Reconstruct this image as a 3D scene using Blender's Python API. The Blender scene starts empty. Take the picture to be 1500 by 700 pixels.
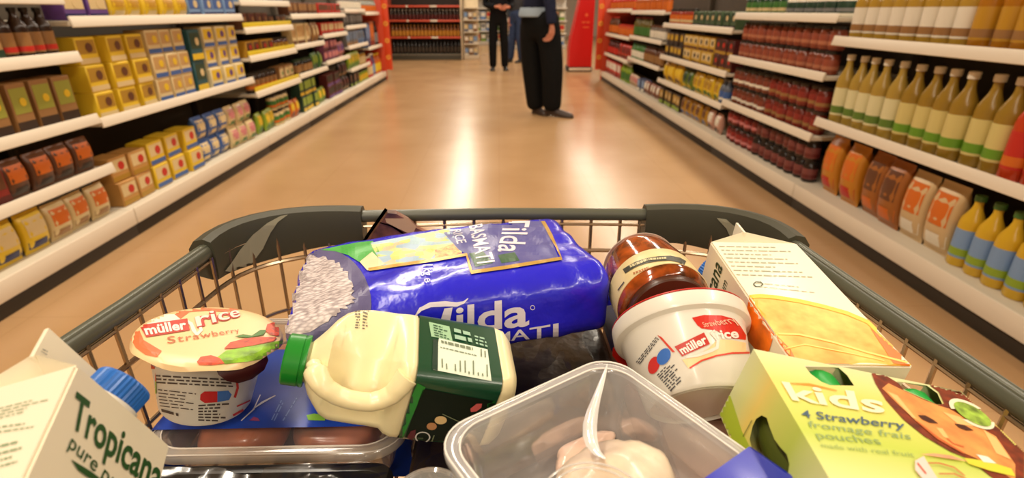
import bpy, bmesh, math, random
from mathutils import Vector, Matrix
from mathutils.bvhtree import BVHTree
from mathutils.geometry import tessellate_polygon
random.seed(7)
SC = bpy.context.scene
COL = SC.collection
PI = math.pi

# ------------------------------------------------------------------ camera
F_PX, CAM_H = 780.0, 1.08
PITCH, YAW = math.radians(23.2429), math.radians(1.41709)
FW = Vector((math.sin(YAW)*math.cos(PITCH), math.cos(YAW)*math.cos(PITCH), -math.sin(PITCH)))
RT = Vector((math.cos(YAW), -math.sin(YAW), 0))
UP = RT.cross(FW)
EYE = Vector((0, 0, CAM_H))
cam = bpy.data.objects.new('camera', bpy.data.cameras.new('camera'))
COL.objects.link(cam)
cam.matrix_world = Matrix((( RT.x, UP.x, -FW.x, 0), (RT.y, UP.y, -FW.y, 0), (RT.z, UP.z, -FW.z, CAM_H), (0, 0, 0, 1)))
cam.data.sensor_width = 36.0
cam.data.lens = F_PX/1500*36
cam.data.clip_start = 0.02
cam.data.clip_end = 100
cam.data.dof.use_dof = True
cam.data.dof.focus_distance = 0.42
cam.data.dof.aperture_fstop = 8.0
SC.camera = cam

# ------------------------------------------------------------------ world and exposure
SC.view_settings.view_transform = 'Standard'
SC.view_settings.look = 'None'
SC.view_settings.gamma = 1.0
SC.view_settings.use_curve_mapping = False
SC.view_settings.exposure = 0.16
W = bpy.data.worlds.new('store_air')
SC.world = W
W.use_nodes = True
bg = W.node_tree.nodes['Background']
bg.inputs[0].default_value = (1.0, 0.80, 0.55, 1)
bg.inputs[1].default_value = 0.28
# ceiling lamps: (x positions of the rows), first y, spacing, count
LAMP_ROWS, LAMP_Y0, LAMP_STEP, LAMP_N = (-1.10, 2.75), -7.4, 2.6, 11
LAMP_W, LAMP_COL = 54.0, (1.0, 0.885, 0.72)

# ------------------------------------------------------------------ helpers
def lin(c):
    c = c/255.0
    return c/12.92 if c <= 0.04045 else ((c+0.055)/1.055)**2.4
def rgb(c): return (lin(c[0]), lin(c[1]), lin(c[2]), 1)
MATS = {}
def mat(c, rough=0.5, metal=0.0, spec=0.5, coat=0.0, var=0.0, scale=40, bump=0.0, bscale=60, bdist=0.002, sss=0.0):
    """plain principled material of colour c (0-255), optional noise variation and bump"""
    key = (tuple(c), rough, metal, spec, coat, var, scale, bump, bscale, bdist, sss)
    if key in MATS: return MATS[key]
    m = bpy.data.materials.new('surface'); m.use_nodes = True
    nt = m.node_tree; b = nt.nodes['Principled BSDF']
    b.inputs['Base Color'].default_value = rgb(c)
    b.inputs['Roughness'].default_value = rough
    b.inputs['Metallic'].default_value = metal
    b.inputs['Specular IOR Level'].default_value = spec
    b.inputs['Coat Weight'].default_value = coat
    b.inputs['Coat Roughness'].default_value = 0.12
    if sss:
        b.inputs['Subsurface Weight'].default_value = sss
        b.inputs['Subsurface Radius'].default_value = (0.01, 0.006, 0.004)
    if var or bump:
        tc = nt.nodes.new('ShaderNodeTexCoord')
    if var:
        n = nt.nodes.new('ShaderNodeTexNoise'); n.inputs['Scale'].default_value = scale; n.inputs['Detail'].default_value = 4
        nt.links.new(tc.outputs['Object'], n.inputs['Vector'])
        r = nt.nodes.new('ShaderNodeValToRGB')
        lo = rgb([max(0, x*(1-var)) for x in c]); hi = rgb([min(255, x*(1+var)) for x in c])
        r.color_ramp.elements[0].position = 0.3; r.color_ramp.elements[1].position = 0.7
        r.color_ramp.elements[0].color = lo; r.color_ramp.elements[1].color = hi
        nt.links.new(n.outputs['Fac'], r.inputs['Fac']); nt.links.new(r.outputs['Color'], b.inputs['Base Color'])
    if bump:
        n2 = nt.nodes.new('ShaderNodeTexNoise'); n2.inputs['Scale'].default_value = bscale; n2.inputs['Detail'].default_value = 3
        nt.links.new(tc.outputs['Object'], n2.inputs['Vector'])
        bp = nt.nodes.new('ShaderNodeBump'); bp.inputs['Strength'].default_value = bump; bp.inputs['Distance'].default_value = bdist
        nt.links.new(n2.outputs['Fac'], bp.inputs['Height']); nt.links.new(bp.outputs['Normal'], b.inputs['Normal'])
    MATS[key] = m
    return m
def clear_plastic(tint=(235, 235, 235), amount=0.25, rough=0.12, gloss=0.12):
    """thin clear plastic: mostly see-through, some milkiness, some shine"""
    key = ('clear', tint, amount, rough, gloss)
    if key in MATS: return MATS[key]
    m = bpy.data.materials.new('clear_plastic'); m.use_nodes = True
    nt = m.node_tree; b = nt.nodes['Principled BSDF']; out = nt.nodes['Material Output']
    b.inputs['Base Color'].default_value = rgb(tint); b.inputs['Roughness'].default_value = rough
    tr = nt.nodes.new('ShaderNodeBsdfTransparent')
    gl = nt.nodes.new('ShaderNodeBsdfGlossy'); gl.inputs['Roughness'].default_value = rough
    m1 = nt.nodes.new('ShaderNodeMixShader'); m1.inputs[0].default_value = amount
    nt.links.new(tr.outputs[0], m1.inputs[1]); nt.links.new(b.outputs[0], m1.inputs[2])
    fr = nt.nodes.new('ShaderNodeFresnel'); fr.inputs['IOR'].default_value = 1.45
    ad = nt.nodes.new('ShaderNodeMath'); ad.operation = 'MULTIPLY_ADD'
    ad.inputs[1].default_value = 0.3+gloss*0.5; ad.inputs[2].default_value = gloss*0.3
    nt.links.new(fr.outputs[0], ad.inputs[0])
    m2 = nt.nodes.new('ShaderNodeMixShader')
    nt.links.new(ad.outputs[0], m2.inputs[0]); nt.links.new(m1.outputs[0], m2.inputs[1]); nt.links.new(gl.outputs[0], m2.inputs[2])
    nt.links.new(m2.outputs[0], out.inputs['Surface'])
    MATS[key] = m
    return m

def mesh_from(name, bm, mats, smooth=True, angle=40):
    me = bpy.data.meshes.new(name)
    bmesh.ops.recalc_face_normals(bm, faces=bm.faces)
    bm.to_mesh(me); bm.free()
    for m in (mats if isinstance(mats, (list, tuple)) else [mats]): me.materials.append(m)
    if smooth:
        me.shade_smooth()
        try: me.set_sharp_from_angle(angle=math.radians(angle))
        except Exception: pass
    return me
def link(name, data, parent=None):
    o = bpy.data.objects.new(name, data); COL.objects.link(o)
    if parent is not None: o.parent = parent
    return o
def obj(name, bm, mats, parent=None, smooth=True, angle=40):
    return link(name, mesh_from(name, bm, mats, smooth, angle), parent)
def tag(o, label=None, cat=None, group=None, kind=None):
    if label: o['label'] = label
    if cat: o['category'] = cat
    if group: o['group'] = group
    if kind: o['kind'] = kind
    return o
def thing(name, label, cat, M=None, group=None):
    o = link(name, None)
    if M is not None: o.matrix_world = M
    return tag(o, label, cat, group)
def struct(name, bm, m, smooth=False):
    return tag(obj(name, bm, m, None, smooth), kind='structure')
def copy_tree(o, parent=None):
    c = o.copy(); COL.objects.link(c)
    if parent is not None: c.parent = parent
    for ch in list(o.children): copy_tree(ch, c)
    return c
def TR(R, t):
    return Matrix(((R[0][0], R[0][1], R[0][2], t[0]), (R[1][0], R[1][1], R[1][2], t[1]), (R[2][0], R[2][1], R[2][2], t[2]), (0, 0, 0, 1)))
def axisM(axis, t, roll=0.0):
    z = Vector(axis).normalized()
    x = Vector((1, 0, 0)) - z*z.x
    if x.length < 0.2: x = Vector((0, 1, 0)) - z*z.y
    x.normalize(); y = z.cross(x)
    M = Matrix(((x.x, y.x, z.x, t[0]), (x.y, y.y, z.y, t[1]), (x.z, y.z, z.z, t[2]), (0, 0, 0, 1)))
    return M @ Matrix.Rotation(roll, 4, 'Z')

def add_box(bm, lo, hi, bevel=0.0, seg=2, M=None):
    vs = [bm.verts.new((x, y, z)) for x in (lo[0], hi[0]) for y in (lo[1], hi[1]) for z in (lo[2], hi[2])]
    fs = [bm.faces.new([vs[i] for i in q]) for q in ((0,1,3,2), (4,6,7,5), (0,4,5,1), (2,3,7,6), (0,2,6,4), (1,5,7,3))]
    if bevel > 0:
        es = list({e for f in fs for e in f.edges})
        r = bmesh.ops.bevel(bm, geom=es, offset=bevel, segments=seg, affect='EDGES', profile=0.5)
        vs = list({v for f in r['faces'] for v in f.verts} | {v for v in vs if v.is_valid})
    if M is not None:
        bmesh.ops.transform(bm, matrix=M, verts=[v for v in vs if v.is_valid])
    return vs
def add_lathe(bm, prof, seg=32, M=None, cap0=True, cap1=True, mi=0, wave=0.0, nwave=0):
    """prof: list of (r, z); revolve about z"""
    rings = []
    for r, z in prof:
        rings.append([bm.verts.new(((r*(1+wave*(i % 2 if nwave else 0)))*math.cos(2*PI*i/seg), (r*(1+wave*(i % 2 if nwave else 0)))*math.sin(2*PI*i/seg), z)) for i in range(seg)])
    for a, b in zip(rings, rings[1:]):
        for i in range(seg):
            j = (i+1) % seg
            bm.faces.new((a[i], a[j], b[j], b[i])).material_index = mi
    if cap0: bm.faces.new(rings[0][::-1]).material_index = mi
    if cap1: bm.faces.new(rings[-1]).material_index = mi
    vs = [v for r in rings for v in r]
    if M is not None: bmesh.ops.transform(bm, matrix=M, verts=vs)
    return vs
def add_tube(bm, pts, r, seg=8, closed=False, caps=True, flat=1.0):
    """tube through pts; r number or list; flat squashes it vertically"""
    pts = [Vector(p) for p in pts]; n = len(pts); rings = []
    prev = None
    for i, p in enumerate(pts):
        a = pts[(i-1) % n] if (closed or i > 0) else p
        b = pts[(i+1) % n] if (closed or i < n-1) else p
        t = (b-a).normalized()
        u = Vector((0, 0, 1)) - t*t.z
        if u.length < 0.15:
            u = (prev - t*prev.dot(t)) if prev is not None else (Vector((0, 1, 0)) - t*t.y)
        u.normalize(); prev = u
        w = t.cross(u)
        rr = r[i] if isinstance(r, (list, tuple)) else r
        rings.append([bm.verts.new(p + u*(rr*flat*math.sin(2*PI*k/seg)) + w*(rr*math.cos(2*PI*k/seg))) for k in range(seg)])
    m = n if closed else n-1
    for i in range(m):
        A, B = rings[i], rings[(i+1) % n]
        for k in range(seg):
            bm.faces.new((A[k], A[(k+1) % seg], B[(k+1) % seg], B[k]))
    if caps and not closed:
        bm.faces.new(rings[0][::-1]); bm.faces.new(rings[-1])
    return rings
def loft(bm, rings, cap0=True, cap1=True, mi=0, closed=True):
    R = [[bm.verts.new(p) for p in ring] for ring in rings]
    for a, b in zip(R, R[1:]):
        n = len(a)
        for i in range(n if closed else n-1):
            j = (i+1) % n
            bm.faces.new((a[i], a[j], b[j], b[i])).material_index = mi
    if cap0: bm.faces.new(R[0][::-1]).material_index = mi
    if cap1: bm.faces.new(R[-1]).material_index = mi
    return R
def rrect(x0, x1, y0, y1, r, n=5):
    """rounded rectangle outline, counter clockwise"""
    out = []
    for cx, cy, a0 in ((x1-r, y1-r, 0), (x0+r, y1-r, PI/2), (x0+r, y0+r, PI), (x1-r, y0+r, 1.5*PI)):
        for i in range(n+1):
            a = a0 + PI/2*i/n
            out.append((cx+r*math.cos(a), cy+r*math.sin(a)))
    return out

# ---- seen from where the photographer stood: a pixel of the photograph and the world
def ray_dir(px, py): return FW + RT*((px-750)/F_PX) + UP*((350-py)/F_PX)
def on_plane(px, py, p0, n):
    d = ray_dir(px, py); n = Vector(n)
    return EYE + d*((Vector(p0)-EYE).dot(n)/d.dot(n))

# ---- printing on packs: flat artwork projected on to the surface of the pack it belongs to
def world_bvh(objs):
    bpy.context.view_layer.update()
    vs, fs = [], []
    for o in objs:
        b = len(vs); mw = o.matrix_world
        vs += [mw @ v.co for v in o.data.vertices]
        fs += [tuple(b+i for i in p.vertices) for p in o.data.polygons]
    return BVHTree.FromPolygons(vs, fs)
def homography(src, dst):
    import numpy as np
    A = []
    for (x, y), (u, v) in zip(src, dst):
        A.append([x, y, 1, 0, 0, 0, -u*x, -u*y]); A.append([0, 0, 0, x, y, 1, -v*x, -v*y])
    h = np.linalg.solve(np.array(A, float), np.array([c for d in dst for c in d], float))
    h = list(h)+[1.0]
    def f(x, y):
        w = h[6]*x+h[7]*y+h[8]
        return ((h[0]*x+h[1]*y+h[2])/w, (h[3]*x+h[4]*y+h[5])/w)
    return f
def flat_text(body, bold=0.0, shear=0.0, spacing=1.0, res=3):
    cu = bpy.data.curves.new('lettering', 'FONT'); cu.body = body
    cu.offset = bold; cu.shear = shear; cu.space_character = spacing; cu.resolution_u = res
    o = bpy.data.objects.new('lettering', cu); COL.objects.link(o)
    bpy.context.view_layer.update()
    dg = bpy.context.evaluated_depsgraph_get()
    me = bpy.data.meshes.new_from_object(o.evaluated_get(dg))
    vs = [(v.co.x, v.co.y) for v in me.vertices]; fs = [tuple(p.vertices) for p in me.polygons]
    bpy.data.objects.remove(o); bpy.data.curves.remove(cu); bpy.data.meshes.remove(me)
    return vs, fs
def text_shape(body, quad, bold=0.0, shear=0.0, cap=None, spacing=1.0):
    """text whose box (baseline to cap height) fills the pixel quad TL,TR,BR,BL"""
    vs, fs = flat_text(body, bold, shear, spacing)
    x0 = min(v[0] for v in vs); x1 = max(v[0] for v in vs); y1 = cap or max(v[1] for v in vs)
    H = homography([(x0, y1), (x1, y1), (x1, 0), (x0, 0)], quad)
    return [H(*v) for v in vs], fs
def poly_shape(pts):
    tri = tessellate_polygon([[Vector((x, y, 0)) for x, y in pts]])
    return list(pts), [tuple(t) for t in tri]
def disc_shape(cx, cy, rx, ry, n=28, rot=0.0):
    c, s = math.cos(rot), math.sin(rot)
    return poly_shape([(cx+rx*math.cos(2*PI*i/n)*c-ry*math.sin(2*PI*i/n)*s, cy+rx*math.cos(2*PI*i/n)*s+ry*math.sin(2*PI*i/n)*c) for i in range(n)])
def ring_shape(cx, cy, rx, ry, w, n=28, rot=0.0):
    c, s = math.cos(rot), math.sin(rot); vs = []; fs = []
    for k in (1.0, 1-w):
        vs += [(cx+k*(rx*math.cos(2*PI*i/n)*c-ry*math.sin(2*PI*i/n)*s), cy+k*(rx*math.cos(2*PI*i/n)*s+ry*math.sin(2*PI*i/n)*c)) for i in range(n)]
    for i in range(n):
        j = (i+1) % n; fs.append((i, j, n+j, n+i))
    return vs, fs
def stroke_shape(pts, w):
    """a line of width w (number or list) through pixel points"""
    n = len(pts); L = []; R = []
    for i, (x, y) in enumerate(pts):
        a = pts[max(0, i-1)]; b = pts[min(n-1, i+1)]
        dx, dy = b[0]-a[0], b[1]-a[1]; d = math.hypot(dx, dy) or 1
        ww = (w[i] if isinstance(w, (list, tuple)) else w)/2
        L.append((x-dy/d*ww, y+dx/d*ww)); R.append((x+dy/d*ww, y-dx/d*ww))
    return L+R, [(i, i+1, n+i+1, n+i) for i in range(n-1)]
def quad_map(quad):
    return homography([(0, 0), (1, 0), (1, 1), (0, 1)], quad)
def smallprint(quad, rows, seed=1, fill=0.62, words=7, ragged=True):
    """rows of tiny illegible words inside a pixel quad"""
    rnd = random.Random(seed); H = quad_map(quad); vs = []; fs = []
    for r in range(rows):
        v0 = (r+0.5-fill*0.25)/rows; v1 = (r+0.5+fill*0.25)/rows
        u = 0.0; end = 1.0 if not ragged else rnd.uniform(0.55, 1.0)
        while u < end:
            L = rnd.uniform(0.4, 1.4)/words
            u1 = min(end, u+L)
            b = len(vs); vs += [H(u, v0), H(u1, v0), H(u1, v1), H(u, v1)]; fs.append((b, b+1, b+2, b+3))
            u = u1+0.25/words
    return vs, fs
def stamp(name, parent, targets, shapes, m, off=0.0004, step=6.0, bvh=None, maxedge=0.03):
    """lay flat artwork (pixel outlines) on the surface of its pack as one printed part"""
    bm = bmesh.new()
    for vs, fs in shapes:
        V = [bm.verts.new((x, y, 0)) for x, y in vs]
        for f in fs:
            try: bm.faces.new([V[i] for i in f])
            except ValueError: pass
    if step:
        xs = [v.co.x for v in bm.verts]; ys = [v.co.y for v in bm.verts]
        for ax, lo, hi in ((0, min(xs), max(xs)), (1, min(ys), max(ys))):
            t = math.floor(lo/step)*step+step
            while t < hi:
                no = Vector((1, 0, 0)) if ax == 0 else Vector((0, 1, 0))
                bmesh.ops.bisect_plane(bm, geom=bm.verts[:]+bm.edges[:]+bm.faces[:], plane_co=no*t, plane_no=no)
                t += step
    bv = bvh or world_bvh(targets)
    miss = []
    for v in bm.verts:
        d = ray_dir(v.co.x, v.co.y).normalized()
        loc, n, i, dist = bv.ray_cast(EYE, d)
        if loc is None: miss.append(v); continue
        if n.dot(d) > 0: n = -n
        v.co = loc + n*off
    bmesh.ops.delete(bm, geom=miss, context='VERTS')
    long_ = [e for e in bm.edges if e.calc_length() > maxedge]
    bmesh.ops.delete(bm, geom=long_, context='EDGES')
    bmesh.ops.delete(bm, geom=[v for v in bm.verts if not v.link_faces], context='VERTS')
    bpy.context.view_layer.update()
    inv = parent.matrix_world.inverted()
    bmesh.ops.transform(bm, matrix=inv, verts=bm.verts)
    # face the print outward
    me = bpy.data.meshes.new(name); bm.to_mesh(me); bm.free()
    me.materials.append(m)
    return link(name, me, parent)

# ------------------------------------------------------------------ the room
def floor_material():
    m = bpy.data.materials.new('polished_floor'); m.use_nodes = True
    nt = m.node_tree; b = nt.nodes['Principled BSDF']
    tc = nt.nodes.new('ShaderNodeTexCoord')
    n = nt.nodes.new('ShaderNodeTexNoise'); n.inputs['Scale'].default_value = 1.6; n.inputs['Detail'].default_value = 6
    n2 = nt.nodes.new('ShaderNodeTexNoise'); n2.inputs['Scale'].default_value = 220; n2.inputs['Detail'].default_value = 2
    nt.links.new(tc.outputs['Object'], n.inputs['Vector']); nt.links.new(tc.outputs['Object'], n2.inputs['Vector'])
    r = nt.nodes.new('ShaderNodeValToRGB')
    r.color_ramp.elements[0].position = 0.3; r.color_ramp.elements[1].position = 0.75
    r.color_ramp.elements[0].color = rgb((178, 140, 98)); r.color_ramp.elements[1].color = rgb((192, 154, 110))
    mx = nt.nodes.new('ShaderNodeMix'); mx.data_type = 'RGBA'; mx.blend_type = 'MULTIPLY'; mx.inputs[0].default_value = 0.16
    nt.links.new(n.outputs['Fac'], r.inputs['Fac']); nt.links.new(r.outputs['Color'], mx.inputs[6]); nt.links.new(n2.outputs['Color'], mx.inputs[7])
    # tile joints, nearly invisible under the polish
    br = nt.nodes.new('ShaderNodeTexBrick'); br.inputs['Scale'].default_value = 1.0
    br.offset = 0.0; br.inputs['Brick Width'].default_value = 0.6; br.inputs['Row Height'].default_value = 0.6; br.inputs['Mortar Size'].default_value = 0.003
    br.inputs['Color1'].default_value = (1, 1, 1, 1); br.inputs['Color2'].default_value = (0.97, 0.97, 0.97, 1); br.inputs['Mortar'].default_value = (0.82, 0.8, 0.78, 1)
    nt.links.new(tc.outputs['Object'], br.inputs['Vector'])
    m2 = nt.nodes.new('ShaderNodeMix'); m2.data_type = 'RGBA'; m2.blend_type = 'MULTIPLY'; m2.inputs[0].default_value = 0.6
    nt.links.new(mx.outputs[2], m2.inputs[6]); nt.links.new(br.outputs['Color'], m2.inputs[7])
    nt.links.new(m2.outputs[2], b.inputs['Base Color'])
    rr = nt.nodes.new('ShaderNodeMapRange'); rr.inputs['To Min'].default_value = 0.20; rr.inputs['To Max'].default_value = 0.30
    nt.links.new(n.outputs['Fac'], rr.inputs['Value']); nt.links.new(rr.outputs['Result'], b.inputs['Roughness'])
    b.inputs['Specular IOR Level'].default_value = 0.5
    return m
bm = bmesh.new(); add_box(bm, (-12, -10, -0.1), (12, 26, 0)); struct('floor', bm, floor_material())
bm = bmesh.new(); add_box(bm, (-12, -10, 3.9), (12, 26, 4.0)); struct('ceiling', bm, mat((225, 215, 195), 0.9))
bm = bmesh.new(); add_box(bm, (-12, 25.9, 0), (12, 26, 3.9)); struct('wall_back', bm, mat((215, 205, 190), 0.8))

def ceiling_lamp(x, y, label):
    t = thing('ceiling_light', label, 'ceiling light', Matrix.Translation((x, y, 3.9)), 'strip lights on the ceiling')
    bm = bmesh.new(); add_box(bm, (-0.16, -0.9, -0.09), (0.16, 0.9, 0), 0.012); obj('housing', bm, mat((235, 232, 225), 0.5), t)
    L = bpy.data.lights.new('lamp', 'AREA'); L.shape = 'RECTANGLE'; L.size = 0.26; L.size_y = 1.7
    L.energy = LAMP_W; L.color = LAMP_COL
    o = link('lamp', L, t); o.location = (0, 0, -0.10)
    return t
for rx, rname in zip(LAMP_ROWS, ('left', 'right')):
    for i in range(LAMP_N):
        ceiling_lamp(rx, LAMP_Y0+i*LAMP_STEP, 'white strip light on the ceiling above the aisle')

# ------------------------------------------------------------------ shelving along the aisle
XL, XR = -1.876, 1.728
RAIL_W = mat((226, 214, 194), 0.45)
RAIL_Y = mat((222, 196, 40), 0.45)
RAIL_R = mat((190, 50, 40), 0.45)
SHELF_M = mat((205, 195, 175), 0.5)
KICK_M = mat((44, 36, 26), 0.6)
BACK_M = mat((70, 60, 48), 0.8)
ORD = ['first', 'second', 'third', 'fourth', 'fifth', 'sixth', 'seventh', 'eighth', 'ninth', 'tenth', 'eleventh', 'twelfth', 'thirteenth', 'fourteenth', 'fifteenth', 'sixteenth', 'seventeenth', 'eighteenth', 'nineteenth', 'twentieth']
ORD += ['twenty-'+w for w in ORD[:9]] + ['thirtieth']

def shelf_bay(side, y0, y1, rails, label, rail_mat=RAIL_W, strips=()):
    """side -1 or +1; local x runs from the aisle into the shelf, local y along the aisle"""
    X = XL if side < 0 else XR
    t = thing('shelf_bay', label, 'shelf unit', Matrix.Translation((X, y0, 0)), 'shelf units lining the aisle')
    L = y1-y0; s = side
    def B(name, x0, x1, ya, yb, z0, z1, m, par=t, bev=0.003):
        bm = bmesh.new(); add_box(bm, (min(s*x0, s*x1), ya, z0), (max(s*x0, s*x1), yb, z1), bev)
        return obj(name, bm, m, par)
    B('plinth', 0.010, 0.05, 0, L, 0, 0.064, KICK_M)
    B('base_deck', 0.012, 0.56, 0.002, L-0.002, 0.06, 0.138, SHELF_M)
    B('base_rail', 0.0, 0.011, 0.004, L-0.004, 0.064, 0.146, rail_mat)
    B('back_panel', 0.55, 0.58, 0, L, 0.06, 1.75, BACK_M)
    B('upright', 0.50, 0.55, 0.0, 0.03, 0.14, 1.75, BACK_M)
    B('upright', 0.50, 0.55, L-0.03, L, 0.14, 1.75, BACK_M)
    for i, z in enumerate(rails):
        bd = B('shelf', 0.045, 0.50, 0.003, L-0.003, z-0.022, z, SHELF_M)
        bm = bmesh.new()
        add_box(bm, (-0.006, 0.004, -0.024), (0.006, L-0.004, 0.024), 0.003)
        bmesh.ops.transform(bm, matrix=Matrix.Translation((s*0.038, 0, z-0.004)) @ Matrix.Rotation(s*0.22, 4, 'Y'), verts=bm.verts)
        obj('price_rail', bm, RAIL_W, bd)
        if i in strips:
            bm = bmesh.new(); add_box(bm, (-0.002, 0.006, 0), (0.002, L-0.006, 0.034), 0.0005)
            bmesh.ops.transform(bm, matrix=Matrix.Translation((s*0.047, 0, z+0.019)), verts=bm.verts)
            obj('yellow_strip', bm, RAIL_Y, bd)
    return t

# ---- goods on the shelves
def shp(w, d, h, kind):
    """[(part name, bmesh, colour index)] of one product, standing at the origin and facing -y"""
    out = []
    r = w/2
    if kind == 'bottle':
        n = r*0.36
        bm = bmesh.new(); add_lathe(bm, [(r*0.86, 0), (r, h*0.03), (r, h*0.60), (r*0.92, h*0.67), (n*1.3, h*0.80), (n, h*0.86), (n, h*0.94)], 16); out.append(('body', bm, 0))
        bm = bmesh.new(); add_lathe(bm, [(n*1.25, h*0.92), (n*1.3, h*0.93), (n*1.3, h*0.995), (n*1.1, h)], 12); out.append(('cap', bm, 1))
        bm = bmesh.new(); add_lathe(bm, [(r*1.012, h*0.13), (r*1.018, h*0.14), (r*1.018, h*0.52), (r*1.012, h*0.53)], 16, cap0=False, cap1=False); out.append(('label', bm, 2))
        bm = bmesh.new(); add_lathe(bm, [(r*1.024, h*0.16), (r*1.026, h*0.165), (r*1.026, h*0.26), (r*1.024, h*0.265)], 16, cap0=False, cap1=False); out.append(('label_band', bm, 3))
    elif kind == 'jar':
        bm = bmesh.new(); add_lathe(bm, [(r*0.85, 0), (r, h*0.05), (r, h*0.74), (r*0.84, h*0.84), (r*0.80, h*0.87)], 16); out.append(('body', bm, 0))
        bm = bmesh.new(); add_lathe(bm, [(r*0.88, h*0.86), (r*0.9, h*0.87), (r*0.9, h*0.985), (r*0.84, h)], 16); out.append(('lid', bm, 1))
        bm = bmesh.new(); add_lathe(bm, [(r*1.012, h*0.16), (r*1.02, h*0.17), (r*1.02, h*0.64), (r*1.012, h*0.65)], 16, cap0=False, cap1=False); out.append(('label', bm, 2))
        bm = bmesh.new(); add_lathe(bm, [(r*1.026, h*0.22), (r*1.028, h*0.23), (r*1.028, h*0.36), (r*1.026, h*0.37)], 16, cap0=False, cap1=False); out.append(('label_band', bm, 3))
    elif kind == 'can':
        bm = bmesh.new(); add_lathe(bm, [(r*0.95, 0), (r, h*0.015), (r, h*0.04), (r*0.97, h*0.06), (r*0.97, h*0.94), (r, h*0.96), (r, h*0.985), (r*0.95, h), (r*0.93, h*0.97)], 16); out.append(('body', bm, 1))
        bm = bmesh.new(); add_lathe(bm, [(r*0.98, h*0.07), (r*0.985, h*0.075), (r*0.985, h*0.925), (r*0.98, h*0.93)], 16, cap0=False, cap1=False); out.append(('label', bm, 0))
        bm = bmesh.new(); add_lathe(bm, [(r*0.99, h*0.3), (r*0.995, h*0.31), (r*0.995, h*0.66), (r*0.99, h*0.67)], 16, cap0=False, cap1=False); out.append(('label_band', bm, 2))
    elif kind == 'box':
        bm = bmesh.new(); add_box(bm, (-r, -d/2, 0), (r, d/2, h), min(w, h)*0.03, 1); out.append(('carton', bm, 0))
        bm = bmesh.new(); add_box(bm, (-r*0.86, -d/2-0.0012, h*0.40), (r*0.86, -d/2-0.0002, h*0.90)); out.append(('front_picture', bm, 1))
        bm = bmesh.new(); add_box(bm, (-r*0.97, -d/2-0.0016, h*0.05), (r*0.97, -d/2-0.0004, h*0.24)); out.append(('colour_band', bm, 2))
        bm = bmesh.new(); add_lathe(bm, [(r*0.34, -0.0006), (r*0.34, 0.0006)], 14, M=Matrix.Translation((r*0.2, -d/2-0.0022, h*0.62)) @ Matrix.Rotation(PI/2, 4, 'X')); out.append(('round_badge', bm, 3))
    else:  # packet: pillow pack with crimped top and foot
        bm = bmesh.new()
        prof = [(0.0, 0.04), (0.05, 0.10), (0.10, 0.45), (0.25, 0.85), (0.5, 1.0), (0.75, 0.85), (0.90, 0.45), (0.95, 0.10), (1.0, 0.04)]
        rings = []
        for zz, k in prof:
            ring = []
            for i in range(16):
                a = 2*PI*i/16
                ca, sa = math.cos(a), math.sin(a)
                ww = r*(0.93+0.07*(1-k))
                ring.append((ww*math.copysign(abs(ca)**0.5, ca), d/2*k*math.copysign(abs(sa)**0.8, sa), zz*h))
            rings.append(ring)
        loft(bm, rings); out.append(('pouch', bm, 0))
        for nm, z0, z1, f, ci in (('front_picture', 0.42, 0.86, 0.74, 1), ('colour_band', 0.12, 0.30, 0.86, 2)):
            bm = bmesh.new(); rr = []
            for q in range(4):
                zz = z0+(z1-z0)*q/3
                k = 0.0
                for (za, ka), (zb, kb) in zip(prof, prof[1:]):
                    if za <= zz <= zb: k = ka+(kb-ka)*(zz-za)/(zb-za)
                row = []
                for p in range(5):
                    x = -f+2*f*p/4
                    ww = r*(0.93+0.07*(1-k)); ca = min(1, abs(x*r/ww)**2); sa = (1-ca*ca)**0.5
                    row.append((x*r, -d/2*k*sa**0.8-0.0015, zz*h))
                rr.append(row)
            loft(bm, rr, False, False, closed=False); out.append((nm, bm, ci))
    return out
PNAME = {'bottle': 'bottle', 'jar': 'jar', 'can': 'food_can', 'box': 'food_box', 'packet': 'food_packet'}
PCAT = {'bottle': 'bottle', 'jar': 'jar', 'can': 'can', 'box': 'box', 'packet': 'packet'}
PMESH = {}
def product(kind, w, d, h, cols, near):
    """first object of its kind (later ones are copies)"""
    gloss = {'bottle': 0.22, 'jar': 0.2, 'can': 0.35, 'box': 0.5, 'packet': 0.33}[kind]
    key = (kind, w, d, h, tuple(cols), near)
    if key not in PMESH:
        parts = shp(w, d, h, kind)
        ms = [mat(c, gloss if i == 0 else 0.4) for i, c in enumerate(cols)]
        if near:
            root = link(PNAME[kind], mesh_from(PNAME[kind], parts[0][1], ms[parts[0][2]]))
            for nm, bm, ci in parts[1:]: obj(nm, bm, ms[ci], root)
        else:
            big = bmesh.new()
            for nm, bm, ci in parts:
                if nm in ('label_band', 'round_badge'): bm.free(); continue
                for f in bm.faces: f.material_index = ci
                me = bpy.data.meshes.new('tmp'); bmesh.ops.recalc_face_normals(bm, faces=bm.faces); bm.to_mesh(me); bm.free()
                big.from_mesh(me); bpy.data.meshes.remove(me)
            root = link(PNAME[kind], mesh_from(PNAME[kind], big, ms))
        PMESH[key] = root
        return root, True
    return PMESH[key], False
def put(kind, w, d, h, cols, near, loc, rz, label, group):
    r, fresh = product(kind, w, d, h, cols, near)
    o = r if fresh else copy_tree(r)
    o.location = loc; o.rotation_euler = (0, 0, rz)
    return tag(o, label, PCAT[kind], group)
SHELF_NAME = ['bottom shelf', 'second shelf up', 'third shelf up', 'fourth shelf up', 'fifth shelf up']
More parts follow.
